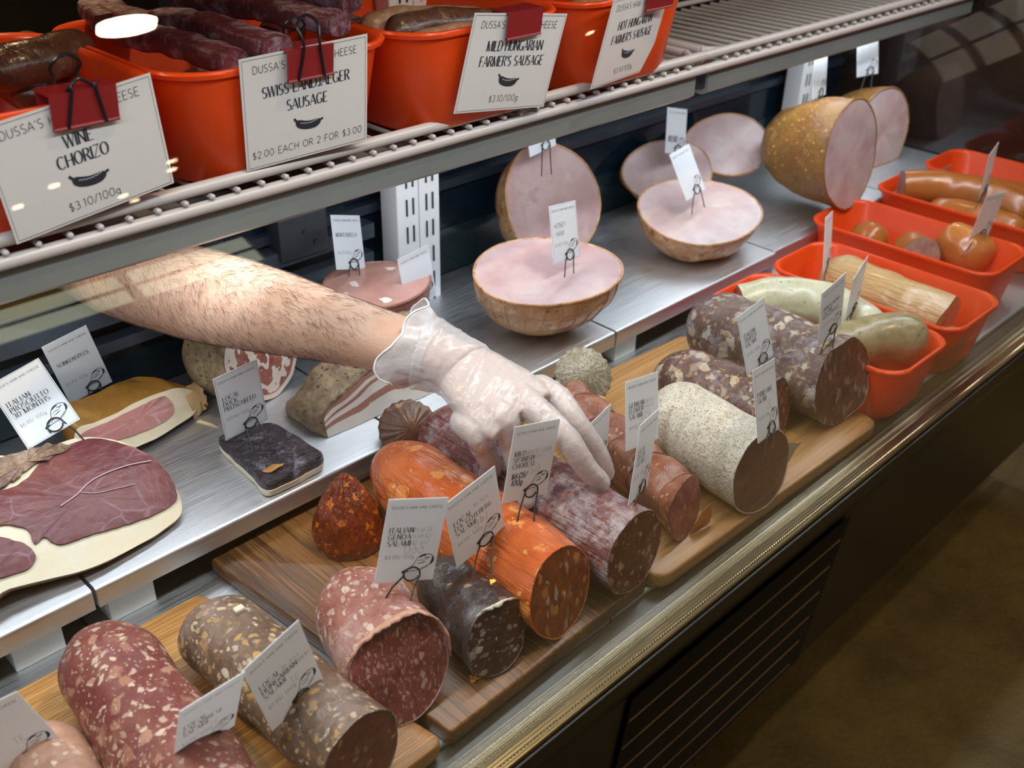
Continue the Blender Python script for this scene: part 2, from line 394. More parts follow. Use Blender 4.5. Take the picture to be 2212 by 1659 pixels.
# curved glass
GP = catmull([(0, .4165, -.066), (0, .3990, -.01), (0, .3860, .10), (0, .3850, .23), (0, .4030, .37), (0, .450, .490), (0, .530, .580), (0, .660, .640), (0, .85, .675), (0, 1.05, .690)], 6)
def glassring(x, d):
    r = []
    for i, p in enumerate(GP):
        t = (GP[min(i + 1, len(GP) - 1)] - GP[max(i - 1, 0)]).normalized(); nn = V((0, t.z, -t.y))
        r.append(V((x, p.y, p.z)) + nn * d)
    return r
b = MB(); rings = []
for x in (X0, X1):
    a = glassring(x, 0); c = glassring(x, .005); rings.append(a + c[::-1])
b.loft(rings); b.build('front_glass', pane('case_glass', (.99, .993, .99), .042), case, ang=30)
b = MB(); b.box((X0, .550, .5815), (X1, .600, .588), bev=.002, xf=Matrix.Translation((0, .575, .585)) @ Matrix.Rotation(radians(-16), 4, 'X') @ Matrix.Translation((0, -.575, -.585))); b.build('light_fixture', TRIMM, case)
b = MB(); b.box((X0, .99, .697), (X1, 1.10, .77), bev=.004); b.build('top_canopy', TRIMM, case)

# ------------------------------------------------------------------ steel trays on two levels
TX = [-.440, -.131, .243, .609, .976, 1.366, 1.75, 2.026]
def tray(x0, x1, y0, y1, z, lip, m, name):
    b = MB(); g = .0018; x0 += g; x1 -= g; t = .0015; r = .004
    prof = [(y1, z), (y0 + r, z)] + [(y0 + r - r * sin(a), z - r + r * cos(a)) for a in (radians(30), radians(60), radians(90))] + [(y0, z - lip), (y0 + t, z - lip)] + \
           [(y0 + t, z - r), (y0 + r, z - t), (y1, z - t)]
    b.loft([[(x0, y, q) for y, q in prof], [(x1, y, q) for y, q in prof]])
    for xs in ((x0, x0 + t), (x1 - t, x1)): b.box((xs[0], y0 + .004, z - lip), (xs[1], y1, z - t))
    return b.build(name, m, ang=60)
wh = ['at the far left end', 'under the left part of the prosciutto', 'carrying the prosciutto and duck breast', 'carrying the pancetta beside the gloved hand', 'carrying the netted honey ham',
      'carrying the ham half turned cut side up', 'under the large smoked ham at the far end']
for i in range(7):
    tag(tray(TX[i], TX[i + 1], .762 if i < 5 else .766, 1.054, 0.0, .022, STEEL, 'deck_tray'), 'brushed steel tray of the upper deck ' + wh[i], 'tray', 'steel deck trays')
wl = ['at the far left end', 'under the large red salami', 'under the dark board left end', 'under the dark board right end', 'under the pale board with the white moulded salami', 'under the red tubs', 'under the far red tubs']
for i in range(7):
    tag(tray(TX[i] - (.006 if i else 0), TX[i + 1] - .006, .449, .802, -.055, .012, STEEL_LOW, 'lower_tray'), 'brushed steel lower tray ' + wl[i], 'tray', 'steel lower trays')
bi = 0
nm = ['left of the red salami', 'behind the red salami', 'right of the red salami', 'under the duck breast tray', 'right of the orange chorizo', 'under the glove', 'behind the grey salami end',
      'under the honey ham tray joint', 'behind the big marbled salami', 'behind the red tubs', 'far right', 'far right end']
for i in (1, 2, 3, 4, 5):
    for dx in (-.078, .0125):
        b = MB(); x = TX[i] + dx; b.box((x, .771, -.055), (x + .046, .812, -.0018), bev=.0015)
        tag(b.build('support_block', WHITE_P), 'white plastic block propping up the steel deck ' + nm[bi], 'block', 'white support blocks'); bi += 1

# ------------------------------------------------------------------ cutting boards on the lower trays
BT = -.037
def board(name, pts, m, label, rad=.012):
    b = MB(); poly = []
    n = len(pts); r2 = [rad] * n if not isinstance(rad, (list, tuple)) else rad
    for i in range(n):
        p, a, c = V(pts[i] + (0,)), V(pts[i - 1] + (0,)), V(pts[(i + 1) % n] + (0,))
        u, w = (a - p).normalized(), (c - p).normalized(); r = r2[i]
        for k in range(7):
            t = k / 6; q = p + u * r * (1 - t) ** 2 + w * r * t ** 2; poly.append((q.x, q.y))
    c = V((sum(p[0] for p in poly) / len(poly), sum(p[1] for p in poly) / len(poly)))
    def ring(z, ins): return [((V(p) - c) * (1 - ins) + c).to_3d() + V((0, 0, z)) for p in poly]
    b.loft([ring(-.055, .012), ring(-.053, .002), ring(-.050, 0), ring(BT - .003, 0), ring(BT - .001, .003), ring(BT, .012)])
    return tag(b.build(name, m, ang=50), label, 'cutting board')
board('cutting_board', [(-.20, .436), (.381, .440), (.329, .733), (-.20, .733)], BAMBOO, 'striped bamboo board under the large red salami', .012)
board('cutting_board', [(.389, .442), (.655, .448), (.648, .792), (.361, .770)], ACACIA, 'dark acacia board with streaky grain under the orange chorizo', .004)
board('cutting_board', [(.662, .438), (1.092, .430), (1.102, .735), (.665, .760)], BAMBOO2, 'pale wooden board under the white moulded salami', .022)

# ------------------------------------------------------------------ red plastic tubs
def tub(cx, cy, w, l, z0, h, label, taper=.86, group='red plastic tubs', rad=.035):
    b = MB()
    def ring(sc, z, dw=0):
        ww, ll, r = w / 2 * sc + dw, l / 2 * (1 - (1 - sc) * w / l) + dw, rad
        out = []
        for qx, qy, a0 in ((1, 1, 0), (-1, 1, 90), (-1, -1, 180), (1, -1, 270)):
            for k in range(9):
                a = radians(a0 + k * 90 / 8); out.append(V((cx + qx * (ww - r) + r * cos(a), cy + qy * (ll - r) + r * sin(a), z)))
        return out
    t = .0022; z1 = z0 + h
    b.loft([ring(taper - .04, z0), ring(taper, z0 + .004), ring(.985, z1 - .006), ring(1, z1 - .006, .003), ring(1, z1 - .002, .0042), ring(1, z1, .003), ring(1, z1, -.0005), ring(.985, z1 - .004, -t),
            ring(taper + .005, z0 + .008, -t), ring(taper - .04, z0 + .0045, -t)])
    return tag(b.build('red_tub', RED, ang=50), label, 'tub', group)
ZL = -.055
tub(1.172, .568, .145, .285, ZL, .080, 'red tub holding two pale green sausages, nearest the board', group='red tubs on the lower deck')
tub(1.338, .571, .150, .285, ZL, .080, 'red tub with the tan wrinkled sausage, second from the board', group='red tubs on the lower deck')
tub(1.545, .622, .150, .300, ZL, .080, 'red tub with cut orange sausage pieces, third from the board', group='red tubs on the lower deck')
tub(1.765, .625, .150, .300, ZL, .080, 'red tub full of long smooth orange sausages', group='red tubs on the lower deck')
tub(1.945, .625, .150, .300, ZL, .080, 'empty-looking red tub beyond the smooth orange sausages', group='red tubs on the lower deck')
ZS = .3205
tub(.268, .915, .262, .255, ZS, .105, 'red tub of brown wine chorizo, leftmost on the wire shelf', .88, 'red tubs on the wire shelf', .05)
tub(.527, .918, .236, .255, ZS, .105, 'red tub heaped with frosted dark flat sausage sticks', .88, 'red tubs on the wire shelf', .05)
tub(.763, .910, .226, .255, ZS, .105, 'red tub with the clip and the mild sausage sign', .88, 'red tubs on the wire shelf', .05)
tub(1.000, .910, .226, .255, ZS, .105, 'red tub behind the hot sausage sign', .88, 'red tubs on the wire shelf', .05)

# ------------------------------------------------------------------ wire shelves with the grey light canopy below
def wire_shelf(x0, x1, label):
    yf, yb, z = .802, 1.03, .3265
    e = empty('wire_shelf', ((x0 + x1) / 2, yf, z), label, 'shelf', 'cream wire shelves')
    r = .0058
    def rail(z, y, rad, nm):
        c = .02; p = [(x0 + .0, yb, z), (x0, y + c * 2, z), (x0 + .002, y + c, z), (x0 + c, y + .002, z), (x0 + c * 2, y, z)]
        q = [(x1 - c * 2, y, z), (x1 - c, y + .002, z), (x1 - .002, y + c, z), (x1, y + c * 2, z), (x1, yb, z)]
        b = MB(); b.tube(catmull(p + q, 5), rad, 12); return b.build(nm, CREAM, e)
    rail(z, yf, r, 'front_wire'); rail(z - .0175, yf - .002, r, 'lower_wire')
    b = MB(); b.tube([(x0, yb, z), (x1, yb, z)], .004, 10); b.build('rear_wire', CREAM, e)
    nw = int((x1 - x0) / .0255); first = None
    for i in range(1, nw):
        x = x0 + i * (x1 - x0) / nw
        if first is None:
            b = MB(); b.tube([(x, yb, z - .0088), (x, yf + .002, z - .0088), (x, yf - .0062, z - .0088), (x, yf - .0078, z - .0088)], [.0027, .0027, .0027, .0012], 8)
            first = b.build('cross_wire', CREAM, e); fx = x
        else:
            o = first.copy(); COL.objects.link(o); o.parent = e; o.location = first.location + V((x - fx, 0, 0))
    b = MB()
    pr = [(.806, .302), (.803, .298), (.803, .276), (.812, .270), (.835, .270), (.835, .2745), (.815, .2745), (.808, .279), (.808, .302)]
    b.loft([[(x0, y, q) for y, q in pr], [(x1, y, q) for y, q in pr]])
    b.box((x0, .806, .298), (x1, .985, .303)); b.box((x0, .895, .270), (x1, .90, .300))
    can = b.build('light_canopy', CANOPY, e, smooth=False)
    return e
wire_shelf(-.24, 1.155, 'cream wire shelf carrying the four red sausage tubs')
wire_shelf(1.185, 2.00, 'empty cream wire shelf above the large hams')
# ------------------------------------------------------------------ meat: materials
FAT = (.62, .50, .42)
M_RED = meat('red_salami_casing', (.155, .032, .028), (.20, .058, .045), 18, [((.56, .42, .33), 120, .14, .40, .60), ((.36, .18, .12), 60, .14, .44, .55), ((.50, .36, .28), 260, .10, .34, .45)], ((.36, .19, .16), 45, .55, .75, .4), .40, (70, .0010), .05, rvar=.12)
M_HUNG = meat('brown_salami_casing', (.115, .068, .044), (.18, .115, .080), 25, [((.52, .43, .29), 150, .12, .38, .60), ((.40, .25, .09), 110, .12, .40, .50), ((.56, .50, .42), 75, .06, .28, .45)], ((.28, .20, .18), 20, .5, .7, .7), .36, (90, .0014), 0, rvar=.15)
M_GENOA = meat('genoa_casing', (.25, .080, .064), (.34, .16, .13), 20, [((.56, .42, .34), 110, .14, .42, .6), ((.60, .50, .42), 60, .06, .28, .4), ((.50, .34, .28), 240, .10, .34, .5)], ((.46, .36, .38), 18, .48, .7, .7), .34, (80, .0016), .08)
M_ELK = meat('dark_game_casing', (.020, .016, .020), (.060, .040, .036), 30, [((.34, .22, .12), 55, .04, .22, .35)], ((.20, .21, .25), 28, .52, .72, .7), .26, (75, .0022), 0, rvar=.1)
M_CHOR = meat('orange_chorizo_casing', (.56, .120, .022), (.46, .080, .014), 14, [((.78, .30, .07), 42, .12, .40, .55), ((.74, .36, .10), 110, .06, .28, .4)], ((.68, .24, .11), 9, .48, .7, .6), .26, (60, .0012), .12, ridges=((16, 2.4, 16), 6, .0045), coat=.2)
M_CONE = meat('dark_chorizo_casing', (.16, .024, .007), (.28, .050, .010), 22, [((.70, .18, .015), 105, .14, .40, .6), ((.60, .15, .02), 120, .1, .34, .5)], None, .20, (60, .0012), .05, ridges=((60, 60, 3), 5, .004), coat=.6)
M_VEN = meat('dusty_purple_casing', (.11, .036, .040), (.18, .062, .056), 16, [((.34, .085, .035), 70, .12, .36, .5), ((.26, .10, .08), 150, .1, .34, .5)], ((.46, .39, .41), 46, .47, .66, .85), .42, (90, .0014), 0, ridges=((36, 2.6, 36), 8, .0035))
M_KNOT = meat('netted_red_casing', (.19, .060, .034), (.27, .10, .058), 24, [((.52, .28, .16), 150, .1, .34, .5)], ((.46, .24, .16), 30, .5, .7, .5), .30, (90, .0016), .08)
M_MOLD = meat('grey_mould_casing', (.22, .19, .12), (.38, .34, .25), 40, [((.13, .11, .08), 420, .14, .42, .6), ((.48, .45, .36), 300, .1, .34, .4)], ((.60, .45, .14), 14, .64, .74, .6), .5, (120, .0020), 0)
M_FLOW = meat('white_mould_casing', (.54, .48, .37), (.66, .61, .51), 26, [((.24, .17, .11), 620, .12, .36, .45), ((.38, .31, .21), 300, .10, .36, .45), ((.74, .70, .62), 260, .1, .38, .5)], ((.40, .33, .23), 22, .52, .70, .6), .6, (160, .0022), 0)
M_TRUF = meat('marbled_truffle_casing', (.075, .036, .032), (.15, .075, .060), 30, [((.52, .42, .30), 62, .16, .44, .60), ((.42, .27, .13), 120, .14, .40, .55)], ((.36, .32, .36), 40, .54, .70, .6), .30, (70, .0022), 0)
M_FINO = meat('large_marbled_casing', (.10, .060, .052), (.17, .105, .088), 26, [((.50, .43, .34), 55, .16, .44, .60), ((.36, .26, .15), 105, .14, .40, .55)], ((.42, .40, .45), 34, .52, .68, .65), .32, (80, .0024), 0)
M_PINK = meat('tan_pink_casing', (.36, .20, .14), (.48, .28, .20), 20, [((.62, .46, .36), 110, .1, .34, .4)], None, .4, (90, .001), .05)
F_GENOA = meat('genoa_cut', (.23, .050, .052), (.32, .095, .090), 70, [((.46, .25, .24), 240, .14, .46, .65), ((.54, .38, .36), 140, .10, .40, .45)], None, .34, (150, .0006), .1, (1.3, 1, .7))
F_ELK = meat('game_cut', (.050, .022, .022), (.085, .038, .036), 60, [((.46, .36, .34), 75, .10, .40, .62), ((.38, .28, .25), 160, .10, .36, .5)], None, .36, (150, .0006), 0, (1, 1, 1.4))
F_CHOR = meat('chorizo_cut', (.20, .040, .014), (.30, .075, .020), 50, [((.58, .25, .07), 75, .12, .42, .65), ((.44, .33, .26), 60, .06, .28, .35)], None, .34, (150, .0006), .05, (1.5, 1, .8))
F_VEN = meat('dry_sausage_cut', (.11, .026, .016), (.17, .045, .028), 50, [((.52, .38, .28), 85, .10, .40, .62), ((.50, .36, .27), 170, .10, .36, .5)], None, .36, (150, .0006), 0)
F_KNOT = meat('netted_cut', (.27, .075, .070), (.34, .11, .10), 60, [((.50, .28, .25), 190, .1, .3, .4)], None, .4, (150, .0006), .05)
F_FLOW = meat('fine_cut', (.205, .078, .062), (.235, .098, .078), 120, [((.34, .18, .15), 330, .05, .25, .3)], None, .45, (260, .0003), .05)
F_TRUF = meat('truffle_cut', (.17, .060, .050), (.23, .090, .075), 70, [((.46, .32, .28), 130, .12, .38, .55)], None, .45, (150, .0006), 0, (1.2, 1, .5))
F_FINO = meat('marbled_cut', (.15, .060, .052), (.21, .095, .080), 70, [((.42, .31, .28), 95, .14, .42, .60)], None, .45, (150, .0010), 0, (1.5, 1, .45))
F_HUNG = meat('brown_cut', (.15, .035, .032), (.21, .06, .05), 60, [((.44, .28, .22), 110, .08, .32, .45)], None, .4, (150, .0006), 0)
FLAKE = meat('torn_casing', (.46, .22, .15), (.58, .34, .24), 30, [], None, .4, (80, .001), .1)
FLAKE_O = meat('orange_torn_casing', (.60, .24, .05), (.48, .17, .03), 30, [], None, .45, (80, .001), .1)
FLAKE_W = meat('white_torn_casing', (.70, .63, .52), (.6, .52, .4), 30, [], None, .5, (80, .001), .05)

# ------------------------------------------------------------------ meat: builders
def shape(p, amp, sc, seed, zb):
    q = p + V((nz(p, sc, seed), nz(p, sc, seed + 7), nz(p, sc, seed + 13))) * amp
    if zb is not None and q.z < zb + .0004: q.z = zb + .0004
    return q
def disc(mb, ring, c, nrm, k=9, bulge=.0, amp=.0006, seed=3, mi=0):
    """fills a ring with a lumpy cut face"""
    rings = []
    for i in range(k):
        t = 1 - i / k
        rings.append([c + (p - c) * t + nrm * (bulge * (1 - t * t) + amp * nz(p * t + c * (1 - t), 160, seed) * (1 if i else 0)) for p in ring])
    n = len(ring); b = len(mb.v)
    mb.loft(rings, False, False, mi); mb.v.append(c + nrm * bulge); last = b + (k - 1) * n; ci = len(mb.v) - 1
    for j in range(n): mb.f.append((last + j, last + (j + 1) % n, ci)); mb.m.append(mi)
def salami(name, A, B, r, label, mat, fmat=None, cat='salami', back='dome', front='cut', zb=BT, amp=.003, sc=28, seed=1.0, prof=None, nf=None, n=56, rz=1.0, group=None, sag=0.0, facename='cut_face', domelen=.9, cutflat=.0008):
    """A = middle of the cut front, B = tip of the far end"""
    A, B = V(A), V(B); ax = (B - A); L = ax.length; d = ax.normalized(); ex, ey, _ = basis(d)
    mb = MB(); rings = []
    nf = V(nf).normalized() if nf is not None else -d
    def rad(t):
        f = 1.0
        if prof: f *= prof(t)
        if back == 'dome':
            s = (1 - t) * L / (r * domelen)
            if s < 1: f *= sqrt(max(1 - (1 - s) ** 2, .0))
        if back == 'cone':
            s = (1 - t) * L / (r * 1.9)
            if s < 1: f *= .12 + .88 * s ** .62
        if front == 'dome':
            s = t * L / (r * domelen)
            if s < 1: f *= sqrt(max(1 - (1 - s) ** 2, .0))
        return max(f * r, r * .05)
    N = max(18, int(L / .004))
    ts = [i / N for i in range(N + 1)]
    if front == 'dome': ts = [0, .002, .006, .012, .02] + [t for t in ts if t > .022]
    if back == 'dome': ts = [t for t in ts if t < .978] + [.982, .99, .995, .999, 1]
    for t in ts:
        c = A + ax * t - V((0, 0, sag * sin(pi * t)))
        R = rad(t); ring = []
        for j in range(n):
            a = 2 * pi * j / n; p = c + ex * cos(a) * R + ey * sin(a) * R * rz
            if front == 'cut' and t < .25:   # lean the first rings into the cutting plane
                k = 1 - t / .25; off = -(p - c).dot(nf) / d.dot(nf); p = p + d * off * k
            ring.append(shape(p, amp * min(1, R / r + .2), sc, seed, zb))
        rings.append(ring)
    mb.loft(rings, front == 'dome', True)
    global RING
    RING = (rings[0], nf)
    o = tag(mb.build(name, mat, ang=70), label, cat, group)
    if front == 'cut':
        fb = MB(); c0 = sum(rings[0], V((0, 0, 0))) / n
        disc(fb, [p + (c0 - p) * .012 + nf * .0004 for p in rings[0]], c0 + nf * .0004, nf, 10, .0012, cutflat, seed)
        fb.build(facename, fmat, o, ang=70)
        cb = MB()   # the skin's thin cut rim
        cb.tube([p + nf * .0002 for p in rings[0]], .0009, 6, closed=True); cb.build('casing_rim', mat, o)
    return o
def flap(parent, name, mat, pts, t=.0007):
    """ragged scrap of skin: strip of left/right point pairs"""
    b = MB(); P = [(V(a), V(c)) for a, c in pts]; rings = []
    for a, c in P:
        w = (c - a); row = []
        for k in range(6):
            q = a + w * (k / 5); q = q + V((nz(q, 90), nz(q, 90, 5), nz(q, 90, 9))) * .0022; row.append(q)
        rings.append(row)
    up = []
    for row in rings: up.append(row + [q + V((0, -t, t)) for q in reversed(row)])
    b.loft(up); return b.build(name, mat, parent, ang=60)

def fray(o, mat, a0, a1, ln, seed=1.0, name='torn_casing'):
    ring, nf = RING; n = len(ring); b = MB(); rows = []; k0, k1 = int(a0 / 360 * n), int(a1 / 360 * n); c0 = sum(ring, V((0, 0, 0))) / n
    for k in range(k0, k1 + 1):
        for sub in (0, .5):
            p = ring[k % n].lerp(ring[(k + 1) % n], sub); out = (p - c0).normalized(); e = sin(pi * (k + sub - k0) / (k1 - k0 + 1))
            L = ln * e * (.45 + .9 * abs(nz((k + sub, seed, 0), .37)) + .5 * abs(nz((k + sub, seed, 3), 1.1))); row = []
            for j in range(6): t = j / 5; row.append(p + out * (.0008 + .0022 * sin(t * 2.2)) + nf * (L * t) - V((0, 0, .0022 * t * t)) + V((nz(p, 150, j), 0, nz(p, 150, j + 4))) * .0014 * t)
            rows.append(row + [q - out * .0007 for q in row[::-1]])
    b.loft(rows); return b.build(name, mat, o, ang=80)
# ------------------------------------------------------------------ salamis on the boards
R_ = lambda u, v, r, zb=BT: atz(u, v, zb + r)
salami('salami', R_(165, 1760, .030), R_(78, 1592, .030), .031, 'tan pink salami under the card in the bottom left corner', M_PINK, F_GENOA, seed=2)
salami('salami', (.193, .450, BT + .0425), (.210, .700, BT + .0415), .0418, 'large red salami with pale fat flecks on the striped board', M_RED, F_GENOA, seed=5, amp=.003, domelen=1.25, prof=lambda t: .95 + .07 * sin(pi * min(1, t * 1.1)))
o = salami('salami', (.305, .448, BT + .0365), (.294, .664, BT + .037), .0365, 'brownish grain-flecked salami between the large red one and the dark board', M_HUNG, F_HUNG, seed=9, amp=.0035, domelen=.95, nf=(.05, -1, .1))
p = atz(515, 1316, BT + .074)
b = MB(); b.box(p + V((-.004, -.0035, -.004)), p + V((.005, .0035, .002)), bev=.0015); b.build('white_skin_patch', FLAKE_W, o)
g = salami('salami', (.374, .488, BT + .0462), (.408, .604, BT + .043), .0458, 'pinkish salami with a marbled cut face at the left of the dark board', M_GENOA, F_GENOA, seed=12, amp=.0045, sc=24, domelen=1.15, nf=(-.12, -1, .28), prof=lambda t: 1.03 - .10 * t)
fray(g, FLAKE, 35, 190, .015, 3.0)
e2 = salami('salami', (.468, .467, BT + .0365), (.487, .576, BT + .031), .0355, 'short black wrinkled salami with a white-flecked cut face', M_ELK, F_ELK, seed=16, amp=.0050, sc=34, domelen=.9, nf=(.0, -1, .22), prof=lambda t: 1.0 - .22 * t + .05 * sin(9 * t))
fray(e2, FLAKE_W, 50, 140, .005, 8.0)
salami('chorizo', (.541, .462, BT + .0440), (.556, .738, BT + .042), .0440, 'long bright orange chorizo, cut at the front, left of the gloved hand', M_CHOR, F_CHOR, 'chorizo', seed=21, amp=.0045, sc=20, domelen=1.5, back='dome', nf=(.10, -1, .20), prof=lambda t: 1.0 + .05 * sin(5 * t))
# standing chorizo end
def lathe_meat(name, base, H, prof, mat, label, cat, seed, amp=.002, sc=40, pleat=0, lean=(0, 0), n=64, m=26):
    b = MB(); rings = []
    for i in range(m + 1):
        t = i / m; R = prof(t)
        ring = []
        for j in range(n):
            a = 2 * pi * j / n; rr = R * (1 + pleat * (.15 + .85 * t) * (abs(sin(a * 9 + 1.2 * sin(a * 3))) - .6))
            p = V((base[0] + lean[0] * t + rr * cos(a), base[1] + lean[1] * t + rr * sin(a), base[2] + H * t)); ring.append(shape(p, amp, sc, seed, base[2]))
        rings.append(ring)
    b.loft(rings); return tag(b.build(name, mat, ang=70), label, cat)
ce = lathe_meat('chorizo_end', tuple(atz(755, 1165, BT)), .082, lambda t: max(.004, .0372 * (1 - .06 * t) * (1 - max(0, (t - .12) / .88) ** 1.7) ** .75 * (.93 + .07 * min(1, t * 8))), M_CONE, 'dark orange chorizo end standing upright like a cone on the dark board', 'chorizo', 4, pleat=.16)
salami('salami', (.634, .452, BT + .0425), (.640, .748, BT + .041), .0420, 'dusty purple salami that the gloved fingers press on', M_VEN, F_VEN, seed=26, amp=.0022, domelen=.7, nf=(.05, -1, .10))
# gathered end piece behind the chorizo
def gathered(name, c, r, axis, mat, label, seed, L=.05, twist=.014):
    d = V(axis).normalized(); ex, ey, _ = basis(d); b = MB(); rings = []; c = V(c)
    for i in range(22):
        t = i / 21
        if t < .7: R = r * sin(pi / 2 * min(1, .35 + t / .7 * .65)); x = t / .7 * L * .6
        else: k = (t - .7) / .3; R = r * max(0, 1 - k) ** .8 + .004 * k; x = L * .6 + k * twist
        ring = []
        for j in range(72):
            a = 2 * pi * j / 72; pl = 1 + (.07 * max(0, (t - .45) / .55)) * sin(a * 20)
            ring.append(shape(c + d * x + ex * cos(a) * R * pl + ey * sin(a) * R * pl, .002, 40, seed, BT))
        rings.append(ring)
    b.loft(rings); return b
mb = gathered('', (.618, .775, BT + .034), .034, (-.35, -.75, .55), M_ELK, '', 3)
gp = tag(mb.build('salami_end', meat('dark_gathered_casing', (.10, .045, .028), (.16, .075, .040), 25, [((.40, .22, .08), 70, .05, .22, .3)], None, .35, (90, .0012)), ang=70), 'dark brown pleated salami end tucked behind the orange chorizo', 'salami end')
# knotted, netted sausage
def knotted():
    A, B = V((.738, .468, BT + .033)), V((.800, .700, BT + .034)); d = (B - A); L = d.length; dn = d.normalized(); ex, ey, _ = basis(dn)
    b = MB(); rings = []; N = 70; n = 56; nf = V((.15, -1, .18)).normalized()
    for i in range(N + 1):
        t = i / N; c = A + d * t; ring = []
        s = t * 5.2 - .35; cr = abs(sin(pi * s)) ** .42; R = .0320 * (.82 + .20 * cr)
        if t > .93: R *= sqrt(max(0.02, 1 - ((t - .93) / .07) ** 2))
        for j in range(n):
            a = 2 * pi * j / n; lobe = 1 - .16 * (1 - abs(sin(a * 2 + .6)) ** .5)
            p = c + (ex * cos(a) + ey * sin(a)) * R * lobe
            if t < .12: p = p + dn * (-(p - c).dot(nf) / dn.dot(nf)) * (1 - t / .12)
            ring.append(shape(p, .0022, 45, 31, BT))
        rings.append(ring)
    b.loft(rings, False, True); o = tag(b.build('netted_sausage', M_KNOT, ang=75), 'reddish string-tied lumpy sausage between the purple and the white salami', 'sausage')
    fb = MB(); c0 = sum(rings[0], V((0, 0, 0))) / n; disc(fb, [p + nf * .0004 for p in rings[0]], c0, nf, 9, .0015, .001, 5); fb.build('cut_face', F_KNOT, o)
    sb = MB()
    for i in range(1, N):
        s = (i / N) * 5.2 - .35; s0 = ((i - 1) / N) * 5.2 - .35
        if int(s + 10) != int(s0 + 10): sb.tube([p + (p - (A + d * (i / N))).normalized() * .0003 for p in rings[i]], .0011, 6, closed=True)
    sb.build('string', plain('brown_string', (.24, .10, .06), .7), o)
    q = c0 + V((.010, -.006, -.012))
    flap(o, 'torn_casing', FLAKE_O, [(q + V((-.010, -.002, -.019)), q + V((.020, -.006, -.018))), (q + V((-.006, -.005, -.004)), q + V((.018, -.008, -.004))), (q + V((.000, -.006, .006)), q + V((.014, -.008, .012)))])
knotted()
mb = gathered('', (.842, .715, BT + .035), .036, (-.30, -.60, .60), M_MOLD, '', 8, .055, .016)
me_ = tag(mb.build('salami_end', M_MOLD, ang=70), 'grey mouldy salami end at the back edge of the pale board', 'salami end')
b = MB(); q = atz(1292, 872, BT + .052); b.sphere(q, .010, .007, .010, fn=lambda p: shape(p, .002, 90, 3, None)); b.build('fat_patch', meat('yellow_fat', (.62, .50, .20), (.68, .58, .32), 40, [], None, .4), me_)
fl = salami('salami', (.832, .440, BT + .0468), (.850, .600, BT + .0468), .0468, 'white moulded salami with a plain brown cut face', M_FLOW, F_FLOW, seed=41, amp=.0028, domelen=1.0, nf=(-.10, -1, .15))
q = max(RING[0], key=lambda p: p.x)
flap(fl, 'torn_casing', FLAKE_W, [(q + V((-.006, .004, .014)), q + V((-.006, .004, -.020))), (q + V((.006, .000, .008)), q + V((.004, .000, -.016))), (q + V((.020, .002, .000)), q + V((.018, .002, -.010))), (q + V((.040, .006, -.006)), q + V((.038, .006, -.010)))])
salami('salami', (.950, .502, BT + .0415), (.926, .655, BT + .0410), .0415, 'dark marbled salami behind the white moulded one', M_TRUF, F_TRUF, seed=47, amp=.0045, sc=34, domelen=1.0, nf=(.02, -1, .10), prof=lambda t: 1.0 - .08 * t)
salami('salami', (1.046, .468, BT + .0560), (1.064, .692, BT + .0540), .0550, 'biggest marbled salami, beside the red tub of green sausages', M_FINO, F_FINO, seed=52, amp=.0075, sc=22, domelen=.8, nf=(-.12, -1, .15), cutflat=.002, prof=lambda t: 1.0 - .05 * t)
# yellow crumbs on the dark board
for k, (u, v, zz, w) in enumerate([(1022, 1466, BT + .001, 'beside the pinkish salami'), (1066, 1257, BT + .071, 'on top of the black salami')]):
    b = MB(); p = atz(u, v, zz); random.seed(k)
    for j in range(5 if k == 0 else 1):
        c = p + V((random.uniform(-.005, .005), random.uniform(-.004, .004), .0008)) * (1 if k == 0 else .3)
        b.sphere(c, .0035 if k == 0 else .003, .0025, .0012, 10, 6, fn=lambda p: shape(p, .0022, 300, 4, None))
    tag(b.build('crumb', FLAKE_O if k == 0 else plain('yellow_crumb', (.75, .5, .04), .5)), ('orange flake lying on the dark board ' if k == 0 else 'small yellow flake ') + w, 'crumb')
# ------------------------------------------------------------------ hams, cured and cooked meats on the steel deck
RIND = meat('smoked_ham_rind', (.46, .20, .080), (.54, .30, .145), 34, [((.20, .085, .035), 75, .12, .40, .5), ((.58, .38, .20), 50, .12, .40, .5)], ((.62, .46, .33), 40, .50, .68, .6), .36, (80, .0026), .08)
RIND_Y = meat('golden_ham_rind', (.38, .19, .045), (.22, .095, .030), 26, [((.66, .42, .12), 120, .05, .28, .5)], ((.62, .42, .20), 40, .58, .74, .5), .42, (90, .0018), .05)
def ham_face(name, pink, pale, dark):
    t = NT(name, .34, 0, .45); o = t.coord((1, 1, 1), .03, 14)
    c = t.mix(t.rng(t.noise(o, 17, 3), .38, .62), pink, pale)
    c = t.mix(t.mul(t.rng(t.noise(o, 26, 4, .6), .58, .72), .7), c, dark)
    c = t.mix(t.mul(t.fleck(o, 26, .02, .12, .5), .5), c, (.56, .44, .42))
    return t.done(Base_Color=c, Normal=t.bump(t.noise(o, 60, 4), .0006), Subsurface_Weight=.12, Subsurface_Radius=(1, .5, .4), Subsurface_Scale=.006)
HFACE = ham_face('ham_cut', (.42, .265, .265), (.50, .365, .355), (.34, .185, .20))
HFACE_P = ham_face('pale_ham_cut', (.47, .33, .335), (.54, .43, .42), (.40, .25, .27))
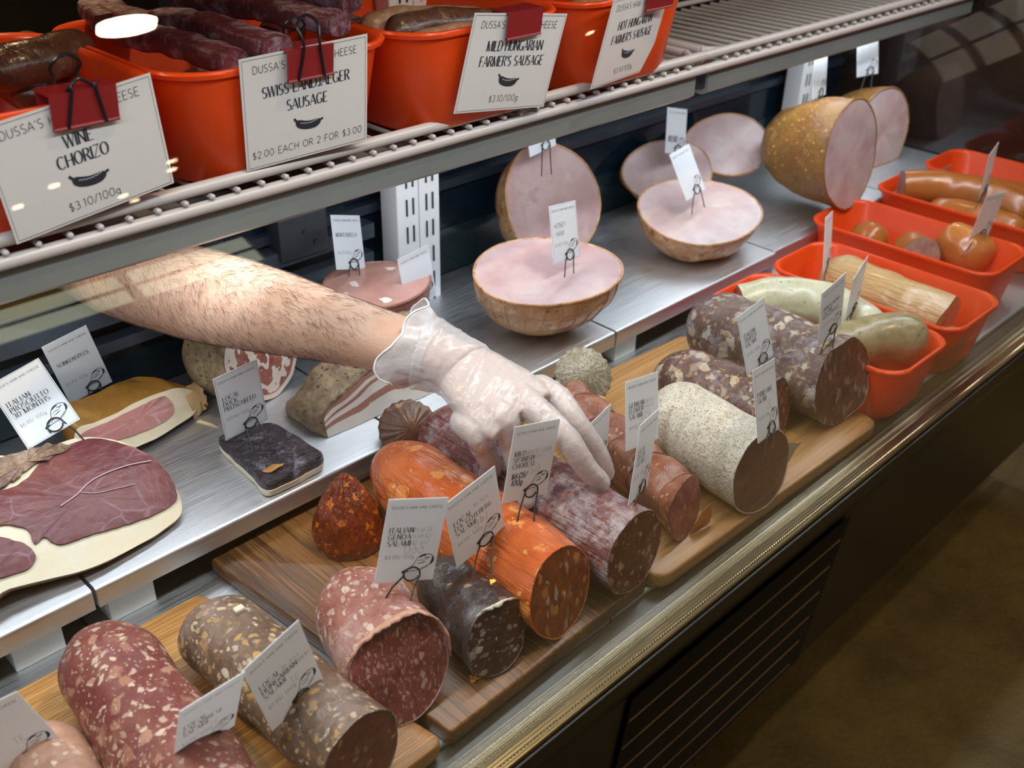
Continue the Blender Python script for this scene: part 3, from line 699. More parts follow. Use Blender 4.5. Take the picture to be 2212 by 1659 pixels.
def ham(name, c, nrm, rx, ry, depth, label, rind=RIND, face=HFACE, up=(0, 0, 1), zb=0.0, seed=1, amp=.006, power=2.0, net=False, lobes=.06, shear=(0, 0, 0), rim=.004, group=None):
    """c = middle of the cut face, nrm = out of the face; the rind bellies out behind it"""
    ex, ey, d = basis(nrm, up); c = V(c); mb = MB(); rings = []; n = 72; m = 26; sh = V(shear)
    for i in range(m + 1):
        a = (pi / 2) * i / m; k = max(cos(a), 0) ** (2 / power); x = -depth * sin(a) ** (1.0)
        if i == m: k = .02
        ring = []
        for j in range(n):
            q = 2 * pi * j / n; f = 1 + lobes * sin(q * 2 + seed) * .5 + lobes * sin(q * 3 + seed * 2) * .5
            p = c + ex * cos(q) * rx * k * f + ey * sin(q) * ry * k * f + d * x + sh * (x / -depth)
            ring.append(shape(p, amp * (.25 if i == 0 else 1), 30, seed, zb))
        rings.append(ring)
    mb.loft(rings, False, True)
    o = tag(mb.build(name, rind, ang=75), label, 'ham', group)
    fb = MB(); disc(fb, [p + d * .0004 for p in rings[0]], c, d, 12, .0025, .0004, seed); fb.build('cut_face', face, o)
    rb = MB(); rb.tube(rings[0], rim * .45, 6, closed=True); rb.build('rind_edge', rind, o)
    if net:
        nb = MB()
        for q in range(5, m - 4, 5):
            nb.tube([p + (p - c).normalized() * .0005 for p in rings[q]], .0004, 5, closed=True)
        for j in range(0, n, 3):
            nb.tube([rings[i][j] + (rings[i][j] - c).normalized() * .0005 for i in range(1, m)], .0005, 5)
        nb.build('netting_marks', meat('net_line', (.54, .34, .22), (.46, .26, .16), 30, [], None, .5), o)
    return o
ham('ham', tuple(atz(1182, 584, .088)), (-.08, -.14, .98), .097, .078, .086, 'netted ham half with its cut face up, nearest the gloved wrist', seed=1, net=True, amp=.003, power=2.2, lobes=.05)
ham('ham', tuple(aty(1196, 438, .962)), (-.08, -.93, .36), .090, .084, .072, 'ham half standing on edge behind the netted ham', seed=4, shear=(0, 0, -.012), amp=.004, power=2.6, group=None)
ham('ham', tuple(atz(1512, 455, .066)), (-.10, -.22, .96), .099, .086, .068, 'ham half cut side up at the right, with the card stuck in its pale face', face=HFACE_P, seed=7, amp=.004, power=2.3)
ham('ham', tuple(aty(1445, 372, 1.000)), (-.25, -.80, .55), .088, .056, .05, 'ham piece leaning behind the pale cut-side-up ham', face=HFACE_P, seed=9, amp=.004)
ham('ham', tuple(aty(1572, 312, .985)), (-.36, -.58, .70), .080, .058, .052, 'small ham end far at the back, left of the large smoked ham', face=HFACE_P, seed=12, amp=.004)
ham('smoked_ham', tuple(aty(1838, 335, .775)), (-.02, -.99, .12), .080, .092, .165, 'large golden smoked ham with its cut face turned right', rind=RIND_Y, face=HFACE_P, seed=15, power=2.4, amp=.005, lobes=.04)
ham('smoked_ham', tuple(aty(1905, 290, .870)), (-.10, -.98, .15), .085, .088, .130, 'second smoked ham half hidden behind the large golden one', rind=RIND_Y, face=HFACE_P, seed=19, power=2.4, amp=.004)
# mortadella half, cut side up
def mort_face():
    t = NT('mortadella_cut', .2, 0, .5); o = t.coord((1, 1, 1), .01, 40)
    c = t.mix(t.rng(t.noise(o, 30), .3, .7), (.36, .17, .14), (.44, .23, .19)); c = t.mix(t.fleck(o, 50, .18, .30, .5), c, (.74, .64, .58))
    return t.done(Base_Color=c, Coat_Weight=.4)
ham('mortadella', tuple(aty(815, 613, .935)), (0, -.06, 1), .071, .056, .094, 'mortadella half with white fat cubes, under the arm in front of the white upright', rind=meat('mortadella_skin', (.24, .10, .085), (.32, .15, .12), 30, [], None, .3), face=mort_face(), seed=23, power=3, amp=.002)['category'] = 'mortadella'
# rolled pancetta: the spiral is cut into the mesh
def pancetta_roll():
    c = V((.548, .944, .0600)); nn = V((.30, -.93, .20)).normalized(); ex, ey, d = basis(nn); R = .0605; n = 168
    m2 = MB(); rings = []
    for i in range(14):
        t = i / 13; k = 1 if t < .7 else sqrt(max(.02, 1 - ((t - .7) / .3) ** 2)); rings.append([shape(c - d * (.085 * t) + (ex * cos(2 * pi * j / n) + ey * sin(2 * pi * j / n)) * R * k, .004, 30, 3, 0) for j in range(n)])
    m2.loft(rings, False, True)
    o = tag(m2.build('rolled_pancetta', meat('pepper_rind', (.19, .12, .07), (.42, .32, .18), 26, [((.06, .045, .035), 170, .1, .34, .5)], ((.55, .46, .28), 20, .5, .7, .7), .5, (100, .002)), ang=75), 'rolled pancetta with a red and white spiral cut, under the forearm', 'pancetta')
    fm = [meat('pancetta_fat', (.72, .64, .58), (.64, .54, .46), 30, [], None, .35, (60, .0006), .1), meat('pancetta_lean', (.24, .075, .06), (.34, .13, .10), 50, [((.5, .3, .26), 160, .05, .25, .3)], None, .35, (60, .0006))]
    f = MB(); K = 100; base = len(f.v); c2 = sum(rings[0], V((0, 0, 0))) / n
    for i in range(K + 1):
        t = 1 - i / K * .985; f.v += [c2 + (p - c2) * t + d * (.0006 + .0022 * (1 - t * t)) for p in rings[0]]
    for i in range(K):
        for j in range(n):
            k = (j + 1) % n; f.f.append((i * n + j, i * n + k, (i + 1) * n + k, (i + 1) * n + j))
            t = 1 - (i + .5) / K; a = j / n; w = nz((t * cos(2 * pi * a), t * sin(2 * pi * a), 0), 4.5, 2) * .34 + nz((t * cos(2 * pi * a), t * sin(2 * pi * a), 3), 11, 5) * .14
            s = (t * 2.1 + a + w * 1.5) % 1.0; f.m.append(1 if s > .40 and t < .90 else 0)
    f.build('cut_face', fm, o)
pancetta_roll()
# slab helper: outline traced on a tilted cut plane, with real thickness below it
def face_pts(px, p, nrm): return [onplane(u, v, p, V(nrm).normalized()) for u, v in px]
def cutslab(name, px, p, nrm, back, label, cat, side, face, zb=0.0, seed=1, inset=.6, amp=.002, k=6, rings_n=8, tail=.5):
    """face outline in plane; body runs from the outline along `back`, closing to `tail` of its size"""
    nrm = V(nrm).normalized(); pts = catmull(face_pts(px, p, nrm), k, True); c = sum(pts, V((0, 0, 0))) / len(pts); back = V(back)
    m2 = MB(); rings = []
    for i in range(rings_n + 1):
        t = i / rings_n; s = 1 - (1 - tail) * t ** 2.2
        rings.append([shape(c + (q - c) * s + back * t, amp * (.3 if i == 0 else 1), 45, seed, zb) for q in pts])
    m2.loft(rings, False, True); m2.build
    o = tag(m2.build(name, side, ang=60), label, cat)
    f = MB(); disc(f, [q + nrm * .0003 for q in rings[0]], c, nrm, 10, .0010, .0005, seed); f.build('cut_face', face, o)
    return o, c, nrm, pts
def overlay(o, px, p, nrm, lift, mat, name, k=6, seed=2, amp=.0012):
    nrm = V(nrm).normalized(); pts = catmull(face_pts(px, p, nrm), k, True); c = sum(pts, V((0, 0, 0))) / len(pts)
    pts = [q + V((nz(q, 160, seed), nz(q, 160, seed + 4), 0)) * amp for q in pts]
    f = MB(); disc(f, [q + nrm * lift for q in pts], c + nrm * lift, nrm, 12, .0010, .0004, seed)
    f.loft([[q - nrm * .001 for q in pts], [q + nrm * lift for q in pts]], False, False); return f.build(name, mat, o)
FATM = meat('ham_fat', (.74, .66, .50), (.66, .55, .38), 16, [], ((.52, .34, .16), 26, .60, .75, .5), .36, (60, .0008), .1)
def lean_mat(name, a, b_, vein, scale=16, veins=.9, st=(1, 1, 1)):
    t = NT(name, .34, 0, .45); o = t.coord(st, .05, 13)
    c = t.mix(t.rng(t.noise(o, scale, 5), .35, .65), a, b_)
    v = t.n('TexVoronoi', {'Vector': o, 'Scale': 21.0}, feature='DISTANCE_TO_EDGE').outputs['Distance']
    mk = t.mul(t.rng(v, .028, .008), t.rng(t.noise(t.coord(), 22, 2), .50, .62)); c = t.mix(t.mul(mk, veins), c, vein)
    f2 = t.noise(t.coord((st[0] * 1, st[1] * 6, 1), .02, 30), 60, 4); c = t.mix(t.mul(t.rng(f2, .58, .72), .25), c, vein)
    return t.done(Base_Color=c, Normal=t.bump(t.noise(o, 90, 4), .0008), Subsurface_Weight=.08, Subsurface_Radius=(1, .3, .25), Subsurface_Scale=.005)
PLEAN = lean_mat('prosciutto_lean', (.105, .018, .023), (.150, .038, .036), (.36, .20, .25), 16, .35)
pp, pn = (.30, .86, .042), (.10, -.40, .91)
o, c, nn, pts = cutslab('prosciutto', [(-60, 1292), (20, 1272), (110, 1250), (200, 1226), (300, 1178), (360, 1140), (392, 1108), (384, 1062), (352, 1022), (335, 994), (270, 958), (190, 944), (120, 960), (40, 985), (-60, 1010)], pp, pn, (.01, .035, -.040),
    'big slab of dark red prosciutto with white fat rim on the left of the deck', 'prosciutto', meat('prosciutto_rind', (.34, .20, .09), (.14, .075, .04), 26, [], ((.58, .44, .28), 30, .55, .72, .6), .45, (80, .002)), FATM, seed=6, tail=.85)
overlay(o, [(75, 1178), (95, 1165), (130, 1180), (190, 1160), (255, 1142), (330, 1116), (378, 1086), (374, 1048), (350, 1014), (318, 985), (262, 962), (190, 952), (110, 985), (60, 1035), (20, 1060), (-50, 1075), (-50, 1140), (20, 1138), (60, 1150)], pp, pn, .0034, PLEAN, 'lean_meat')
overlay(o, [(-60, 1262), (0, 1252), (60, 1232), (76, 1208), (66, 1186), (30, 1172), (-60, 1160)], pp, pn, .0034, PLEAN, 'lean_muscle', seed=5)
overlay(o, [(-50, 1060), (10, 1056), (50, 1028), (95, 1002), (130, 985), (150, 968), (95, 968), (40, 984), (-50, 1012)], pp, pn, .0050, meat('dark_knuckle', (.11, .055, .040), (.30, .20, .14), 40, [], ((.40, .36, .40), 36, .55, .7, .7), .45, (70, .004)), 'dried_crust', amp=.006)
f = MB(); nrm_ = V(pn).normalized()
f.tube([q + nrm_ * .0052 for q in catmull(face_pts([(130, 1100), (165, 1075), (190, 1050), (225, 1030), (275, 1012), (325, 1002)], pp, pn), 5)], .0007, 6)
f.tube([q + nrm_ * .0052 for q in catmull(face_pts([(172, 1070), (205, 1072), (250, 1062), (290, 1052)], pp, pn), 5)], .0004, 6)
f.build('fat_vein', plain('pale_vein', (.46, .34, .40), .4), o)
sp, sn = (.40, .948, .024), (.22, -.78, .58)
o, c, nn, pts = cutslab('cured_ham_wedge', [(165, 985), (215, 992), (280, 972), (340, 945), (395, 912), (420, 892), (428, 868), (418, 846), (385, 838), (352, 846), (300, 866), (255, 890), (205, 912), (165, 930)], sp, sn, (-.012, .040, .014),
    'wedge of pink cured ham with golden rind and paper wrap', 'cured ham', meat('golden_speck_rind', (.30, .155, .030), (.20, .095, .018), 20, [], None, .4, (60, .0012), .05), FATM, seed=11, tail=.72)
overlay(o, [(175, 968), (250, 952), (320, 928), (362, 905), (372, 885), (362, 862), (345, 858), (300, 878), (240, 908), (175, 938)], sp, sn, .0026, lean_mat('speck_lean', (.36, .14, .13), (.44, .20, .18), (.66, .48, .46), 20, .4), 'lean_meat')
q0 = onplane(418, 868, sp, V(sn).normalized())
f = MB()
rows = []
for i in range(9):
    t = i / 8; a = q0 + V((-.006 + .022 * t, -.006 + .004 * t, -.020 + .010 * t)); c = q0 + V((-.008 + .024 * t, .012 + .01 * t, .014 - .004 * t))
    row = [a + (c - a) * (k / 6) + V((.0, -.008 * sin(pi * k / 6), .004 * sin(pi * k / 6))) + (V((nz((i, k, 1), .9), nz((i, k, 4), .9), 0)) * .0016 * (1 + 2 * t)) for k in range(7)]; rows.append(row + [p + V((.0002, .0009, -.0002)) for p in row[::-1]])
f.loft(rows); f.build('paper_wrap', meat('tan_paper', (.56, .38, .20), (.48, .30, .14), 20, [], None, .6, (40, .001)), o)
# duck breast: flat dark slab with a cream fat layer
dq = [(473, 942), (520, 926), (583, 912), (628, 933), (672, 962), (697, 982), (660, 1005), (616, 1028), (573, 1043), (545, 1015), (512, 985), (486, 962)]
def duck():
    n_ = V((0, 0, 1)); top = catmull([atz(u, v, .019) for u, v in dq], 4, True); c = sum(top, V((0, 0, 0))) / len(top)
    def ring(z, s=1.0): return [shape(V(((p.x - c.x) * s + c.x, (p.y - c.y) * s + c.y, z)), .0015, 60, 3, 0) for p in top]
    m2 = MB(); m2.loft([ring(.008), ring(.012, 1.01), ring(.0175, 1.0), ring(.0195, .975)], True, False)
    rr = ring(.0195, .975); 
    for i in range(1, 9):
        pass
    disc(m2, rr, V((c.x, c.y, .0205)), n_, 10, .001, .0035, 8)
    o = tag(m2.build('duck_breast', meat('dark_duck_skin', (.020, .014, .022), (.050, .032, .040), 40, [], ((.30, .29, .36), 60, .55, .72, .75), .26, (95, .0075), 0, rvar=.1), ang=70), 'flat near-black cured duck breast with cream fat edge', 'duck breast')
    m2 = MB(); m2.loft([ring(.0004, .97), ring(.002, 1.0), ring(.008, 1.012), ring(.0095, .99)]); m2.build('fat_layer', FATM, o)
    m2 = MB(); c3 = atz(590, 1010, .0215); m2.sphere(c3, .012, .005, .0012, fn=lambda p: shape(p, .003, 120, 2, None)); m2.build('orange_fat_patch', meat('amber_fat', (.48, .24, .06), (.36, .16, .04), 40, [], None, .35), o)
duck()
# flat pancetta: peppered top, striped cut side
def flat_pancetta():
    A = atz(732, 940, .0); d = V((.94, -.02, 0)).normalized(); back = V((.02, 1, 0)).normalized(); N = 80; n = 40; rings = []; L = .158
    for i in range(N + 1):
        t = i / N; h = .030 + .042 * min(1, t * 1.7) ** .8; w = .085 + .018 * sin(pi * t); o_ = A + d * (L * t) + back * (.004 * (1 - t)) - V((.012, 0, 0)) * (1 - t)
        ring = []
        for j in range(n):
            s = j / n
            if s < .30: q = (0, s / .30 * h * .93)                       # cut front
            elif s < .75:
                a = (s - .30) / .45; q = (w * a, h * (.93 + .22 * sin(pi * min(1, a * 1.35)) - .75 * max(0, a - .55) / .45))
            else: q = (w * (1 - (s - .75) / .25), 0)
            p = o_ + back * (q[0] + .25 * q[1]) + V((0, 0, q[1])); ring.append(shape(p, .003 if s > .3 else .0012, 45, 4, 0))
        if i == 0: c = sum(ring, V((0, 0, 0))) / n; rings.append([c + (p - c) * .55 - d * .012 for p in ring])
        rings.append(ring)
    m2 = MB(); m2.loft(rings)
    o = tag(m2.build('flat_pancetta', meat('peppered_top', (.15, .095, .055), (.34, .25, .145), 16, [((.05, .04, .035), 160, .08, .32, .55)], ((.13, .09, .09), 22, .52, .7, .6), .55, (110, .0025)), ang=60), 'peppered slab of flat pancetta with striped fat and lean, behind the glove', 'pancetta')
    fm = [FATM, meat('pancetta_strip', (.42, .22, .17), (.34, .15, .12), 50, [((.6, .42, .34), 120, .05, .25, .3)], None, .36, (60, .0006)), meat('pancetta_white', (.76, .70, .64), (.70, .62, .55), 30, [], None, .36, (60, .0006), .1)]
    f = MB(); m = 120; nn = V((0, -1, .25)).normalized(); R = rings[1:]
    for i, r in enumerate(R):
        k = int(.30 * n)
        for j in range(m + 1):
            x = j / m * (k - 1); a = int(min(x, k - 2)); p = r[a].lerp(r[a + 1], x - a); f.v.append(p + nn * .0007)
    for i in range(len(R) - 1):
        for j in range(m):
            f.f.append((i * (m + 1) + j, (i + 1) * (m + 1) + j, (i + 1) * (m + 1) + j + 1, i * (m + 1) + j + 1))
            t = (j + .5) / m + .10 * nz((i * .039, j * .02, 1), 1.4); f.m.append(2 if t < .34 else 1 if t < .52 else 2 if t < .66 else 1 if t < .74 else 2 if t < .86 else 1)
    f.build('cut_face', fm, o)
flat_pancetta()
# ------------------------------------------------------------------ lettering: stroke skeletons drawn as monoline or high-contrast capitals
def _a(cx, cy, rx, ry, a0, a1, k=14): return ('a', [(cx + rx * cos(radians(a0 + (a1 - a0) * i / k)), cy + ry * sin(radians(a0 + (a1 - a0) * i / k))) for i in range(k + 1)])
def _l(*p): return ('l', [(p[i], p[i + 1]) for i in range(0, len(p), 2)])
GLY = {
'A': (.74, [_l(0, 0, .37, 1), _l(.37, 1, .74, 0), _l(.14, .34, .60, .34)]), 'B': (.62, [_l(.06, 0, .06, 1), _l(.06, 1, .34, 1), _a(.34, .76, .22, .24, 90, -90), _l(.06, .52, .34, .52), _a(.34, .26, .26, .26, 90, -90), _l(.06, 0, .34, 0)]),
'C': (.74, [_a(.40, .5, .36, .5, 48, 312, 20)]), 'D': (.74, [_l(.06, 0, .06, 1), _l(.06, 1, .30, 1), _a(.30, .5, .40, .5, 90, -90, 18), _l(.06, 0, .30, 0)]),
'E': (.58, [_l(.06, 0, .06, 1), _l(.06, 1, .54, 1), _l(.06, .52, .46, .52), _l(.06, 0, .56, 0)]), 'F': (.56, [_l(.06, 0, .06, 1), _l(.06, 1, .54, 1), _l(.06, .50, .44, .50)]),
'G': (.78, [_a(.40, .5, .36, .5, 48, 330, 20), _l(.46, .40, .74, .40), _l(.72, .40, .72, .08)]), 'H': (.72, [_l(.06, 0, .06, 1), _l(.66, 0, .66, 1), _l(.06, .5, .66, .5)]),
'I': (.14, [_l(.07, 0, .07, 1)]), 'J': (.42, [_l(.34, 1, .34, .22), _a(.18, .22, .16, .22, 0, -150, 10)]), 'K': (.66, [_l(.06, 0, .06, 1), _l(.06, .40, .60, 1), _l(.24, .58, .64, 0)]),
'L': (.54, [_l(.06, 0, .06, 1), _l(.06, 0, .52, 0)]), 'M': (.88, [_l(.06, 0, .10, 1), _l(.10, 1, .44, 0), _l(.44, 0, .78, 1), _l(.80, 1, .82, 0)]), 'N': (.74, [_l(.06, 0, .06, 1), _l(.06, 1, .68, 0), _l(.68, 0, .68, 1)]),
'O': (.80, [_a(.40, .5, .36, .5, 0, 360, 28)]), 'P': (.58, [_l(.06, 0, .06, 1), _l(.06, 1, .32, 1), _a(.32, .74, .23, .26, 90, -90), _l(.06, .48, .32, .48)]), 'Q': (.80, [_a(.40, .5, .36, .5, 0, 360, 28), _l(.46, .22, .76, -.10)]),
'R': (.64, [_l(.06, 0, .06, 1), _l(.06, 1, .32, 1), _a(.32, .75, .23, .25, 90, -90), _l(.06, .5, .32, .5), _l(.30, .5, .62, 0)]), 'S': (.58, [_a(.29, .75, .22, .25, 40, 270, 14), _a(.29, .25, .24, .25, 90, -140, 14)]),
'T': (.62, [_l(.31, 0, .31, 1), _l(.0, 1, .62, 1)]), 'U': (.70, [_l(.06, 1, .06, .32), _a(.35, .32, .29, .32, 180, 360), _l(.64, .32, .64, 1)]), 'V': (.70, [_l(0, 1, .35, 0), _l(.35, 0, .70, 1)]),
'W': (1.0, [_l(0, 1, .26, 0), _l(.26, 0, .50, 1), _l(.50, 1, .74, 0), _l(.74, 0, 1.0, 1)]), 'X': (.66, [_l(0, 1, .66, 0), _l(0, 0, .66, 1)]), 'Y': (.64, [_l(0, 1, .32, .48), _l(.64, 1, .32, .48), _l(.32, .48, .32, 0)]), 'Z': (.60, [_l(.02, 1, .58, 1), _l(.58, 1, .02, 0), _l(.02, 0, .60, 0)]),
'0': (.66, [_a(.33, .5, .29, .5, 0, 360, 24)]), '1': (.30, [_l(.18, 0, .18, 1), _l(.18, 1, .02, .84)]), '2': (.56, [_a(.28, .72, .24, .28, 165, -35, 12), _l(.49, .58, .03, 0), _l(.03, 0, .54, 0)]), '3': (.54, [_a(.25, .75, .22, .25, 140, -90), _a(.25, .26, .26, .26, 90, -145)]),
'4': (.60, [_l(.44, 0, .44, 1), _l(.44, 1, .02, .30), _l(.02, .30, .60, .30)]), '5': (.54, [_l(.48, 1, .12, 1), _l(.12, 1, .08, .56), _a(.26, .31, .25, .31, 130, -140)]), '6': (.58, [_a(.30, .30, .26, .30, 0, 360, 20), _a(.62, .36, .58, .64, 105, 175, 8)]),
'7': (.54, [_l(.02, 1, .52, 1), _l(.52, 1, .18, 0)]), '8': (.56, [_a(.28, .75, .20, .25, 0, 360, 18), _a(.28, .26, .25, .26, 0, 360, 18)]), '9': (.58, [_a(.28, .70, .26, .30, 0, 360, 20), _a(-.04, .64, .58, .64, -75, -5, 8)]),
'$': (.58, [_a(.29, .70, .20, .20, 40, 270, 12), _a(.29, .28, .22, .22, 90, -140, 12), _l(.29, -.10, .29, 1.10)]), '/': (.42, [_l(0, -.1, .40, 1.05)]), '.': (.14, [_l(.04, .03, .12, .03)]), "'": (.14, [_l(.07, .78, .07, 1)]), '-': (.4, [_l(.05, .45, .35, .45)]),
'g': (.54, [_a(.25, .30, .22, .30, 0, 360, 18), _l(.47, .60, .47, -.12), _a(.25, -.12, .22, .20, 0, -150, 10)]), ' ': (.34, [])}
def text_w(t, size, track): return sum(GLY[c][0] * size + track for c in t) - track
def text(mb, t, size, x, y, fr, style='sans', align='l', track=None, weight=None, mirror=False, z=0.0, xs=1.0, slant=0.0):
    """fr = (origin, ex, ey, n); x, y in metres on the card"""
    o, ex, ey, n = fr; track = (.16 if style == 'sans' else .17) * size if track is None else track
    w = text_w(t, size, track) * xs
    if align == 'c': x -= w / 2
    if align == 'r': x -= w
    thin, thick = (.085, .085) if style == 'sans' else (.05, .155)
    if weight: thin, thick = thin * weight, thick * weight
    cx = x
    def put(p, dx, dy):
        u, v = (cx - x) / xs + p[0] * size + dx, p[1] * size + dy
        u = u * xs + slant * v
        if mirror: u = w - u
        return o + ex * (x + u) + ey * (y + v) + n * z
    def ribbon(pts, closed):
        L = []; R = []; k = len(pts)
        for i, p in enumerate(pts):
            a = pts[(i - 1) % (k - 1)] if closed else pts[max(i - 1, 0)]; b = pts[(i + 1) % (k - 1)] if (closed and i == k - 1) else pts[min(i + 1, k - 1)]
            dx, dy = b[0] - a[0], b[1] - a[1]; q = sqrt(dx * dx + dy * dy) or 1; dx /= q; dy /= q
            f = abs(dy)
            if f < .985 and len(pts) == 2: f = f if dx * dy < 0 else .12 * f
            wd = (thin + (thick - thin) * f ** 2) * size / 2
            L.append(put(p, -dy * wd, dx * wd)); R.append(put(p, dy * wd, -dx * wd))
        vs = L + R; fs = [(i, k + i, k + i + 1, i + 1) for i in range(k - 1)]
        if mirror: fs = [f[::-1] for f in fs]
        mb.add(vs, fs)
    for ch in t:
        gw, st = GLY[ch]
        for kind, pts in st:
            closed = kind == 'a' and len(pts) > 17 and abs(pts[0][0] - pts[-1][0]) + abs(pts[0][1] - pts[-1][1]) < 1e-4
            ribbon(pts, closed)
            if style != 'sans' and kind == 'l':
                (ax, ay), (bx, by) = pts
                if abs(by - ay) > .3:
                    for qx, qy in pts:
                        if qy < .02 or qy > .98: ribbon([(qx - .10, min(max(qy, .022), .978)), (qx + .10, min(max(qy, .022), .978))], False)
        cx += (gw * size + track) * xs
def stroke2(mb, pts, w, fr, z=0.0, closed=False):
    o, ex, ey, n = fr; P = [V((p[0], p[1], 0)) for p in pts]; k = len(P); L = []; R = []
    for i, p in enumerate(P):
        a = P[i - 1] if (i > 0 or closed) else p; b = P[(i + 1) % k] if (i < k - 1 or closed) else p
        d = (b - a); d = d.normalized() if d.length > 1e-9 else V((1, 0, 0)); ww = (w[i] if isinstance(w, (list, tuple)) else w) / 2
        for s, A in ((1, L), (-1, R)): A.append(o + ex * (p.x - d.y * ww * s) + ey * (p.y + d.x * ww * s) + n * z)
    m = k if closed else k - 1
    mb.add(L + R, [(i, k + i, k + (i + 1) % k, (i + 1) % k) for i in range(m)])
def blob2(mb, pts, fr, z=0.0):
    o, ex, ey, n = fr; mb.add([o + ex * p[0] + ey * p[1] + n * z for p in pts], [tuple(range(len(pts)))])
HAM2 = [(.02, .10), (.0, .045), (.05, .0), (.12, .055), (.30, .10), (.52, .13), (.74, .24), (.92, .46), (.985, .70), (.90, .90), (.72, .97), (.54, .90), (.42, .70), (.34, .44), (.20, .24), (.08, .16)]
def ham_drawing(fr, x, y, s, z, mat, parent):
    mb = MB(); T = lambda p: (x + p[0] * s, y + p[1] * s * .66)
    stroke2(mb, [T((p.x, p.y)) for p in catmull([(a, b, 0) for a, b in HAM2], 5, True)], s * .022, fr, z, True)
    for pts, w in (([(.88, .40), (.955, .58), (.94, .80)], .085), ([(.50, .80), (.60, .90), (.74, .91)], .06), ([(.42, .56), (.56, .66), (.66, .64), (.80, .72)], .022), ([(.46, .46), (.60, .50), (.74, .56)], .030),
                   ([(.0, .045), (.05, .06), (.13, .10), (.20, .13)], .075), ([(.22, .16), (.36, .30), (.40, .42)], .020), ([(.58, .20), (.74, .30), (.84, .42)], .018), ([(.66, .80), (.78, .76), (.86, .82)], .035)):
        c = [(q.x, q.y) for q in catmull([(a, b, 0) for a, b in pts], 4)]; k = len(c)
        stroke2(mb, [T(p) for p in c], [s * w * sin(pi * (i + .6) / (k + .2)) for i in range(k)], fr, z)
    return mb.build('ham_drawing', mat, parent, smooth=False)
def sausage_icon(fr, x, y, s, z, parent):
    mb = MB(); T = lambda p: (x + p[0] * s, y + p[1] * s)
    c = [(q.x, q.y) for q in catmull([(.06, .30, 0), (.22, .17, 0), (.46, .10, 0), (.72, .10, 0), (.93, .18, 0)], 8)]; k = len(c)
    stroke2(mb, [T(p) for p in c], [s * .27 * max(.12, 1 - abs(2 * i / (k - 1) - 1) ** 5) for i in range(k)], fr, z)
    for a, b_ in (((.07, .30), (-.01, .40)), ((.92, .18), (1.01, .21))): stroke2(mb, [T(a), T(b_)], s * .07, fr, z)
    o = mb.build('sausage_drawing', INK, parent, smooth=False)
    m2 = MB(); c = [(.20 + .048 * i, .215 + (.022 if i % 2 else -.012) - .055 * sin(i / 13 * pi)) for i in range(14)]; stroke2(m2, [T(p) for p in c], s * .018, fr, z + .0001); m2.build('drawn_squiggle', CARDM, o, smooth=False)
